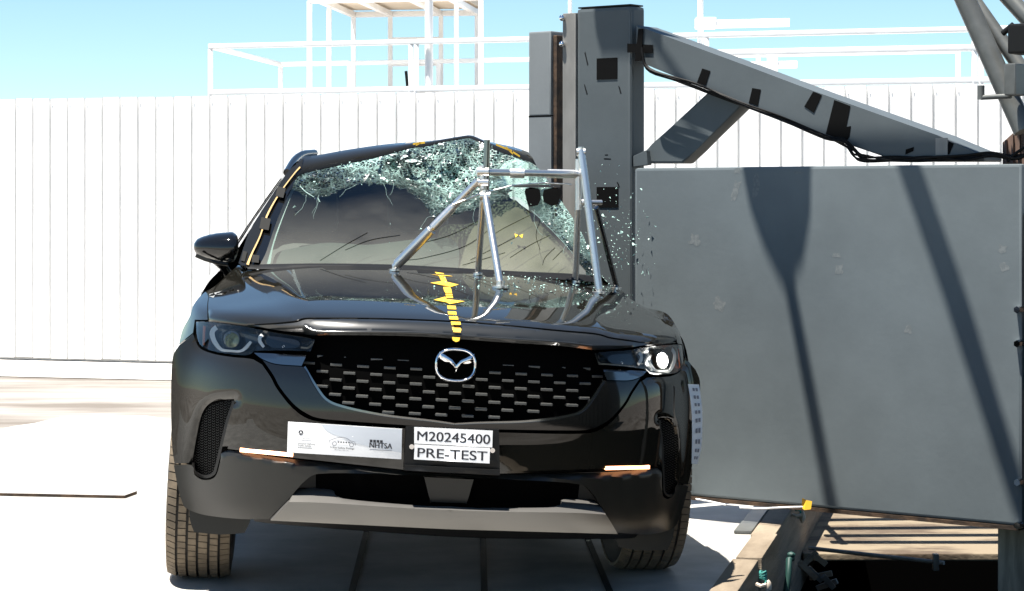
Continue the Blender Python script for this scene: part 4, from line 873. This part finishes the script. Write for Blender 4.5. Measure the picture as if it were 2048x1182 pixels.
RV = np.vstack(rows); nr = len(rows); RF = [(i*nR+j, i*nR+j+1, (i+1)*nR+j+1, (i+1)*nR+j) for i in range(nr-1) for j in range(nR-1)]
roof = raw('roof', toc(RV), RF, M['paint'], car, True, 40)
mo = roof.modifiers.new('thickness', 'SOLIDIFY'); mo.thickness = .008; mo.offset = -1
def rtape(pts): 
    P = roofline([(u, v) for u, v in pts], 1.20, 8); P2 = P.copy(); P2[:,2] -= .008; raw('marking_tape', toc(np.vstack([P, P2])), [(i,i+1,i+9,i+8) for i in range(7)], M['yellow'], roof)
rtape([(826,286),(850,283)]); rtape([(832,288),(842,283)]); rtape([(992,287),(1024,300)]); rtape([(1012,292),(1026,306)]); rtape([(1026,302),(1040,311)])
# roof rail and pillars
tubeobj('roof_rail', [tuple(toc(p)[0]) for p in roofline([(574,345),(588,322),(604,309),(629,306)], np.linspace(1.15,1.7,12), 12)], [.016]*12, M['gloss_black'], car, 8)
APIL = [(606,318,c),(596,326),(576,343),(548,384),(523,422),(498,465),(477,526,c),(484,531),(497,530,c),(505,508),(521,472),(535,431),(557,391),(586,351),(603,335,c)]
ap = panel('windscreen_pillar', APIL, M['paint'], g=gscreen, off=-.014, thick=.05, step=6, rimdir=(.2,.9,-.2))
AP2 = [(586,351),(557,391),(535,431),(521,472),(505,508),(497,530)]
panel('marking_cord', ribbon([(600,334),(586,350),(556,391),(534,431),(520,472),(503,508),(495,529)], [2.5,2,2.5,3.5,2.5,3,5]), M['gold'], ap, g=gscreen, off=-.020, thick=.004, step=4, raw_loop=True)
for u, v, a, b, g_ in [(561,384,16,20,.25),(530,447,19,23,.2),(511,517,14,15,.1),(488,512,8,20,.25)]:
    panel('cloth_tape', [(u + x*math.cos(g_) - y*math.sin(g_), v - x*math.sin(g_)*-1 + y*math.cos(g_), c) for x, y in ((-a/2,-b/2),(a/2,-b/2),(a/2,b/2),(-a/2,b/2))], M['tape'], ap, g=gscreen, off=-.0235, thick=.003, step=12)
panel('screen_border', [(588,353,c),(559,393),(537,433),(523,474),(507,509),(499,530,c),(527,531,c),(531,515),(549,455),(574,392),(584,376),(600,352,c)], M['gloss_black'], ap, g=gscreen, off=.004, thick=.006, step=6)
panel('pillar_trim', [(584,378,c),(592,372,c),(572,420),(548,490),(541,529,c),(526,529,c),(530,510),(548,455)], M['pillar_trim'], car, g=gscreen, off=.05, thick=.02, step=6)
panel('cowl', [(497,529,c),(640,527),(780,529),(900,535),(1040,543),(1150,548),(1198,556,c),(1205,566,c),(1140,560),(1000,553),(880,548),(790,543),(640,538),(495,538,c)], M['black'], g=gscreen, off=-.004, thick=.05, step=8)
# --- windscreen: clear part and crazed part
SHARE = catmull([(584,378),(625,397),(668,389),(705,372),(760,368),(800,377),(838,398),(868,432),(905,430),(950,420),(1000,405),(1040,398),(1085,442),(1120,478),(1150,512),(1172,549)], False, 12)
SHARE[1:-1] += rng.normal(size=(len(SHARE)-2, 2)) * 2.6; SHARE = [(p[0], p[1], c) for p in SHARE]
CLEAR = SHARE + [(1040,543),(900,535),(780,529),(640,527),(520,529,c),(532,505),(549,455),(570,402)]
panel('windscreen', CLEAR, M['ws_glass'], g=gscreen, thick=0, step=12)
CRAZ = [SHARE[0],(590,362),(604,349),(653,337),(751,316),(817,298),(853,293),(900,282),(936,277),(950,281),(971,292),(1007,307),(1044,319),(1072,332),(1100,368),(1128,410),(1160,460),(1188,520),(1199,553,c)] + SHARE[:0:-1]
cz = catmull(CRAZ); wob = rng.normal(size=(9,3))
def craz_off(V):
    e = np.clip(dpoly(V, np.vstack([cz, cz[:1]]))/22., 0, 1); u, v = V[:,0], V[:,1]
    w1 = np.sin(u*.043+v*.031)+np.sin(u*.021-v*.067+1.3)+np.sin(u*.088+v*.075+2.)*.6+np.sin(-u*.13+v*.16+.4)*.35
    sag = np.exp(-((u-900)/130.)**2-((v-360)/55.)**2)*.10
    return e*(w1*.022 + rng.normal(size=len(V))*.006 + sag)
so_ = panel('shattered_windscreen', CRAZ, M['crazed'], g=gscreen, off=craz_off, thick=0, step=7.5, smooth=False)
pv = proj(np.array([v.co[:] for v in so_.data.vertices])); sl2 = np.array([p[:2] for p in SHARE])
dn = np.clip(dpoly(pv, sl2)/38., 0, 1)**1.3*.55 + .06; dn += .9*np.exp(-((pv[:,0]-800)/110)**2-((pv[:,1]-325)/32)**2) + .9*np.exp(-((pv[:,0]-905)/70)**2-((pv[:,1]-350)/45)**2) + .35*np.exp(-((pv[:,0]-1120)/60)**2-((pv[:,1]-430)/70)**2)
fd = so_.data.attributes.new('crack_amount', 'FLOAT', 'POINT'); fd.data.foreach_set('value', np.clip(dn, 0, 1).astype(np.float32))
def crack(pts, wd, m, o): panel('crack', ribbon(pts, wd), m, g=gscreen, off=o, thick=0, step=4, raw_loop=True)
CRM = mat('crack_edge', (.17,.25,.23), .3); CRD = mat('dark_crack', (.004,.004,.004), .8, spec=0)
for pts, wd in [([(636,397),(640,404)],[2,1]),([(1040,398),(1085,442),(1120,478),(1150,512)],[.4,.6,.6,.5]),([(600,372),(612,384),(628,394)],[1.5,1.5,1])]: crack(pts, wd, CRM, -.004)
for pts in [[(735,465),(690,490),(640,521)],[(800,470),(740,480),(690,500)],[(960,440),(900,470),(830,490),(800,505)],[(990,450),(930,492),(850,515),(815,520)],[(1040,470),(990,495),(940,520)],[(1060,430),(1010,455),(985,470)],[(1100,470),(1060,490),(1020,515)],[(1010,505),(960,520),(925,530)],[(1080,440),(1072,470),(1080,500)],[(1110,495),(1090,515),(1085,530)],[(1125,500),(1105,520)]]: crack(pts, [.9,1.1,.8], CRD, -.003)
cp = catmull(CLEAR)
for k in range(14):
    i0 = rng.integers(4, len(SHARE)-4); p = np.array(SHARE[i0][:2], float); an = rng.uniform(.3, 2.7) if rng.random() < .7 else rng.uniform(-.3, 3.4); L_ = [p - 3*np.array([math.cos(an), math.sin(an)])]
    for q in range(rng.integers(3, 7)):
        an += rng.normal(0, .28); nx_ = L_[-1] + rng.uniform(5, 13)*np.array([math.cos(an), math.sin(an)])
        if not pip(nx_[None], cp)[0]: break
        L_.append(nx_)
    if len(L_) > 2: crack([tuple(p) for p in L_], [.5] + [.34]*(len(L_)-2) + [.2], CRM, -.0045)
# crescent of loose glass crumbs on bonnet, screen, wall: too many to count
def crumbs(name, P, size, parent, m):
    V, Fc = [], []
    for p in P:
        q = rng.normal(size=(4,3)); q /= np.linalg.norm(q, axis=1)[:,None]; r_ = size*(.35+min(1.5, rng.exponential(.6))); b0 = len(V)
        V += list(np.array(p) + q*r_); Fc += [(b0,b0+1,b0+2),(b0,b0+3,b0+1),(b0,b0+2,b0+3),(b0+1,b0+3,b0+2)]
    o = raw(name, V, Fc, m, parent); o['kind'] = 'stuff'; return o
uv = np.stack([rng.uniform(560,1200,420), rng.uniform(285,560,420)], 1); uv = uv[pip(uv, cz) | (rng.random(420) < .06) & pip(uv, catmull(CLEAR))]
crumbs('glass_crumbs', toc(hit(uv, gscreen) + [0,-.02,.01]), .0045, car, M['shard'])
uv = np.stack([np.clip(rng.normal(1130,110,300), 640, 1330), rng.uniform(548,585,300)], 1); uv = uv[pip(uv, catmull(HOODP))]
crumbs('glass_crumbs', toc(hit(uv, gbody) + [0,0,.005]), .004, car, M['shard'])
n_ = 210; u = np.clip(rng.normal(1228,36,n_), 1150, 1320); v = np.clip(rng.normal(470,60,n_), 330, 590); tt = rng.uniform(-.25,-.01,n_)
P = [OB + DS*wpx(a,b,t_)[0] + DT*float(t_) + Vector((0,0,wpx(a,b,t_)[1])) for a, b, t_ in zip(u, v, tt)]
o = crumbs('flying_glass', [tuple(p) for p in P], .0048, None, M['shard']); tag(o, 'spray of teal glass fragments flying beside the grey column', 'glass', kind='stuff')
V, Fc = [], []
for cu_, cv_, su, sv, n in [(740,318,45,14,34),(800,318,50,16,44),(870,312,40,14,34),(905,285,40,8,24),(880,362,45,20,34),(930,345,35,30,24),(1010,330,30,18,20),(860,405,50,22,16),(650,345,40,10,14),(955,300,22,10,14)]:
    for p in np.stack([rng.normal(cu_,su*.6,n), rng.normal(cv_,sv*.6,n)], 1):
        if not pip(p[None], cz)[0]: continue
        if rng.random() < .55: continue
        k = rng.integers(3,7); a0 = rng.random()*6; rr = 1.0 + rng.exponential(1.4); an = rng.normal(-.2,.6); ca, sa_ = math.cos(an), math.sin(an); L = []
        for q in range(k):
            x, y = math.cos(a0+q*6.283/k)*rr*rng.uniform(.4,2.2), math.sin(a0+q*6.283/k)*rr*rng.uniform(.15,.7); L.append(p + np.array([x*ca-y*sa_, x*sa_+y*ca]))
        P = hit(np.array(L), gscreen) + [0,-.03,.0]; P[:,1] += rng.normal(size=k)*.02; b0 = len(V); V += list(toc(P)); Fc.append(tuple(range(b0,b0+k)))
raw('crushed_glass', V, Fc, mat('crushed_glass_glint', (.72,.78,.76), .15, spec=.9), car)['kind'] = 'stuff'  # crushed flakes whose white colour also paints sky glints on bent glass
for t_ in ([(1029,467),(1036,470),(1031,475)], [(1038,471),(1046,468),(1044,476)]): panel('marker_sticker', [(*p, c) for p in t_], M['yellow'], g=gscreen, off=-.004, thick=0, step=5)
# ragged black patches painted for the dark showing through the torn screen
fb_ = panel('sensor_bar', [(1026,370,c),(1118,369,c),(1118,375,c),(1026,375,c)], M['black'], g=gscreen, off=-.04, thick=.02, step=9)
for pts in ([(1050,377),(1060,375),(1074,377),(1078,380),(1080,398),(1074,410),(1066,412),(1056,414),(1052,402),(1048,384)], [(1086,380),(1098,377),(1112,376),(1120,380),(1118,396),(1114,408),(1100,411),(1086,404),(1084,392)]):
    panel('dark_gap_patch', [(*p, c) for p in pts], M['void'], fb_, g=gscreen, off=-.03, thick=.008, step=7)
# --- cabin: dashboard, airbags, seats, steering wheel
boxobj('dashboard', -.66, .62, .74, 1.22, .72, 1.045, M['interior'], car, .06)
def pillow(name, cen, half, m, rot=0, puff=2.6):
    bm = bmesh.new(); bmesh.ops.create_icosphere(bm, subdivisions=4, radius=1)
    for v in bm.verts:
        p = v.co; s_ = (abs(p.x)**puff + abs(p.y)**puff + abs(p.z)**puff) ** (-1/puff); p = p*s_
        wv = 1 + .03*math.sin(p.x*9+p.z*5) + .02*math.sin(p.z*13+p.y*7)
        v.co = Vector((p.x*half[0]*wv, p.y*half[1]*wv, p.z*half[2]*wv))
    bmesh.ops.transform(bm, matrix=Matrix.Translation(cen) @ Matrix.Rotation(rot, 4, 'Y'), verts=bm.verts)
    return from_bm(name, bm, m, car, True, 80)
pillow('airbag', (-.36,1.16,1.03), (.30,.14,.14), M['airbag']); pillow('airbag', (.02,1.22,1.02), (.24,.14,.15), M['airbag'])
pillow('airbag', (.34,1.12,1.06), (.26,.13,.17), M['airbag_tan'], .35)
def seat(x):
    e = boxobj('seat', x-.25, x+.25, 1.62, 2.1, .45, .62, M['seat'], car, .05)
    q = boxobj('backrest', x-.24, x+.24, 2.02, 2.2, .62, 1.16, M['seat'], e, .06); boxobj('headrest', x-.14, x+.14, 2.06, 2.18, 1.2, 1.4, M['seat'], e, .05)
seat(-.38); seat(.12)
panel('curtain_airbag', [(925,542,c),(946,470),(985,412),(1036,400,c),(1085,446),(1120,482),(1150,516),(1166,550,c),(1040,548)], M['airbag_tan'], g=gscreen, off=lambda V: .13 - .05*np.sin(np.clip((V[:,0]-925)/240., 0, 1)*3.1) + .006*np.sin(V[:,0]*.11+V[:,1]*.07), thick=.03, step=9)
panel('airbag', [(545,534,c),(556,508),(600,497),(660,488),(740,492),(800,486),(860,480),(922,484),(924,540,c),(780,535)], M['airbag'], g=gscreen, off=lambda V: .15 + .12*np.clip((525-V[:,1])/40., 0, 1.2)**2, thick=.03, step=9)
# --- door mirror (left of the picture)
MS = [(388,484,501),(394,477,511),(404,472.5,516),(417,468.5,520),(430,466,523.5),(442,464.5,526),(454,463.5,527),(463,463,526),(469,466,524),(474,472,517),(477,484,504)]
ym = .80
bm = bmesh.new(); rings = []
for i, (u, v0, v1) in enumerate(MS):
    a, b = at_y(u, v0, ym), at_y(u, v1, ym); cz_ = (a+b)/2; hz = abs(a[2]-b[2])/2; k = i/(len(MS)-1); dep = .035 + .10*math.sin(math.pi*min(1, k*.62+.12)); cy_ = ym + .05*(1-k)
    rings.append([bm.verts.new(toc(np.array([[cz_[0], cy_ + (-dep*abs(math.cos(t_))**.8*np.sign(math.cos(t_)) if math.cos(t_) > 0 else .05*-math.cos(t_)), cz_[2] + hz*np.sign(math.sin(t_))*abs(math.sin(t_))**.75]]))[0]) for t_ in [2*math.pi*q/20 for q in range(20)]])
for a, b in zip(rings, rings[1:]):
    for q in range(20): bm.faces.new([a[q], a[(q+1)%20], b[(q+1)%20], b[q]])
bm.faces.new(rings[0]); bm.faces.new(rings[-1][::-1])
mi = from_bm('door_mirror', bm, M['gloss_black'], car, True, 50)
tubeobj('mirror_arm', [tuple(toc(at_y(u, v, y))[0]) for u, v, y in [(432,518,.80),(447,532,.82),(456,548,.84),(470,566,.87)]], [.022,.02,.018,.024], M['gloss_black'], mi, 10)
bm = bmesh.new(); pts = [toc(at_y(u, v, ym-.10))[0] for u, v in [(391,511),(410,519),(435,526),(456,529)]]; tube(bm, [tuple(p + np.array([0,.03,0])) for p in pts], .008, 8); from_bm('mirror_lip', bm, M['cladding'], mi, True)
# --- wheels
def tread_mesh(R=.363, wd=.232):
    bm = bmesh.new(); ribs = [(-.110,-.078),(-.069,-.042),(-.033,-.006),(.003,.033),(.042,.069),(.078,.110)]; ns = 78
    for ri, (a, b) in enumerate(ribs):
        for k in range(ns):
            t0 = 2*math.pi*(k + .37*ri)/ns; t1 = t0 + 2*math.pi/ns*.86; cv = []
            for t_ in (t0, t1):
                for x in (a, b):
                    sk_ = (x*4.0 if ri in (0, 5) else x*1.0) * .12; e_ = (max(0, abs(x)-.07)/.046)**2*.016
                    for r_ in (R - e_ - .012, R - e_): cv.append(bm.verts.new((x, r_*math.cos(t_+sk_), r_*math.sin(t_+sk_))))
            q = cv
            for f in ((1,3,7,5),(0,1,5,4),(2,6,7,3),(0,2,3,1),(4,5,7,6)): bm.faces.new([q[i] for i in f])
    bmesh.ops.recalc_face_normals(bm, faces=bm.faces); me = bpy.data.meshes.new('tread'); bm.to_mesh(me); bm.free(); me.materials.append(M['tyre']); return me
def lathe(name, prof, m, parent, n=64, smooth=True):
    bm = bmesh.new(); rg = [[bm.verts.new((x, r_*math.cos(2*math.pi*k/n), r_*math.sin(2*math.pi*k/n))) for k in range(n)] for x, r_ in prof]
    for a, b in zip(rg, rg[1:]):
        for k in range(n): bm.faces.new([a[k], a[(k+1)%n], b[(k+1)%n], b[k]])
    return from_bm(name, bm, m, parent, smooth, 40)
tme = tread_mesh()
for s, yw in ((-1,0),(1,0),(-1,2.815),(1,2.815)):
    wl = lathe('wheel', [(-.1,.235),(-.106,.24),(-.112,.262),(-.115,.30),(-.108,.337),(-.094,.349),(-.06,.352),(.06,.352),(.094,.349),(.108,.337),(.115,.30),(.112,.262),(.106,.24),(.1,.235)], M['tyre_dark'], car)
    wl.location = (-.805 if s < 0 else .785, yw, .361); wl.rotation_euler = (0, math.radians(3.2 if s < 0 else 1.5) if yw == 0 else 0, math.radians(-2.0 if s < 0 else 1.5) if yw == 0 else 0)
    t = bpy.data.objects.new('tread', tme); COL.objects.link(t); t.parent = wl
    lathe('rim', [(-.1,.236),(-.08,.215),(.08,.215),(.1,.236)], M['rim'], wl, 40)
    bm = bmesh.new()
    for k in range(10): box(bm, s*.06-.012, s*.06+.012, -.018, .018, .03, .22, .004, Matrix.Rotation(2*math.pi*k/10, 4, 'X'))
    bmesh.ops.create_cone(bm, segments=20, radius1=.06, radius2=.06, depth=.05, cap_ends=True, matrix=Matrix.Translation((s*.06,0,0)) @ Matrix.Rotation(math.radians(90), 4, 'Y')); from_bm('spokes', bm, M['rim'], wl)
# ------------------------------------------------------------ tubular camera mount standing on the bonnet
def feet(u, v): return toc(hit([[u, v]], lambda p: gbody(p) - .004))[0]
def wo(pc): return Vector(tuple(R0 @ np.array(pc) + T0))
fA = wo(feet(956,548)); fA2 = wo(feet(1000,574)); fD = wo(feet(789,540)); fB = wo(feet(1151,563)); fB2 = wo(feet(1198,585)); fB3 = wo(feet(1233,577))
YR = (fA.y + fA2.y)/2 + .02; YR2 = (fB.y + fB2.y)/2 + .02
rg_ = empty('camera_mount', (fA2.x, fA2.y, fA2.z)); RO2 = Vector(fA2); tag(rg_, 'chrome tubular camera mount standing on the bonnet before the shattered windscreen', 'camera mount')
def rt(name, a, b, r, m='steel_tube'): return tubeobj(name, [tuple(Vector(a) - RO2), tuple(Vector(b) - RO2)], r * 1.12, M[m], rg_, 14)
def rtp(name, pts, r, m='steel_tube'): return tubeobj(name, [tuple(Vector(a) - RO2) for a in pts], r, M[m], rg_, 14)
jA = px_at(966, 350, YR); jB = px_at(1157, 348, YR2)
rt('upright', px_at(974, 280, YR), px_at(972, 390, YR), .0105, 'dark_chrome'); rt('leg', px_at(968, 372, YR+.02), fA, .011)
rt('leg', px_at(970, 388, YR-.03), fA2 + Vector((0,0,.01)), .012)
rt('leg', px_at(956, 362, YR-.01), fD + Vector((0,0,.012)), .0125); 
d0, d1 = px_at(862, 460, YR-.01 + (fD.y-YR)*.55), px_at(795, 528, fD.y); rt('taped_sleeve', d0, d1, .0175)
rt('sleeve', px_at(905, 415, YR), px_at(866, 455, YR), .0145)
rt('crossbar', px_at(955, 344, YR), px_at(1158, 348, YR2), .0115); rt('sleeve', px_at(1020, 346, YR), px_at(1049, 346.5, YR), .0165); rt('sleeve', px_at(1095, 347, YR2), px_at(1148, 348, YR2), .0155)
rtp('brace_wire', [px_at(905,410,YR), px_at(960,388,YR), px_at(1025,371,YR), px_at(1090,366,YR2), px_at(1143,369,YR2)], .0035)
rt('upright', px_at(1158, 318, YR2), px_at(1157, 420, YR2), .0125); rt('leg', px_at(1156, 415, YR2), fB + Vector((0,0,.01)), .0115)
rt('leg', px_at(1162, 300, YR2-.03), fB2 + Vector((0,0,.012)), .0135); rt('leg', px_at(1192, 415, YR2+.04), fB3 + Vector((0,0,.01)), .0095, 'dark_chrome')
rt('crossbar', px_at(1158, 405, YR2), px_at(1203, 405, YR2+.04), .009)
for (u, v, Y, r) in [(966,344,YR,.019),(966,365,YR,.018),(970,392,YR-.03,.017),(1157,348,YR2,.017),(1162,304,YR2-.03,.015),(1172,405,YR2-.02,.014)]:
    p = px_at(u, v, Y) - RO2; bm = bmesh.new(); tube(bm, [p + Vector((-r*1.1,0,0)), p + Vector((r*1.1,0,0))], r, 12); tube(bm, [p + Vector((0,0,-r*1.3)), p + Vector((0,0,r*1.3))], r*.8, 12); from_bm('clamp', bm, M['steel_tube'], rg_, True, 40)
for p, r in ((fA,.019),(fA2,.030),(fD,.02),(fB,.019),(fB2,.026),(fB3,.02)):
    q = p - RO2; bm = bmesh.new(); tube(bm, [q + Vector((0,0,-.004)), q + Vector((0,0,.004))], r, 16); tube(bm, [q + Vector((0,0,.004)), q + Vector((0,0,.024))], r*.5, 12); from_bm('foot', bm, M['steel_tube'], rg_, True, 40)
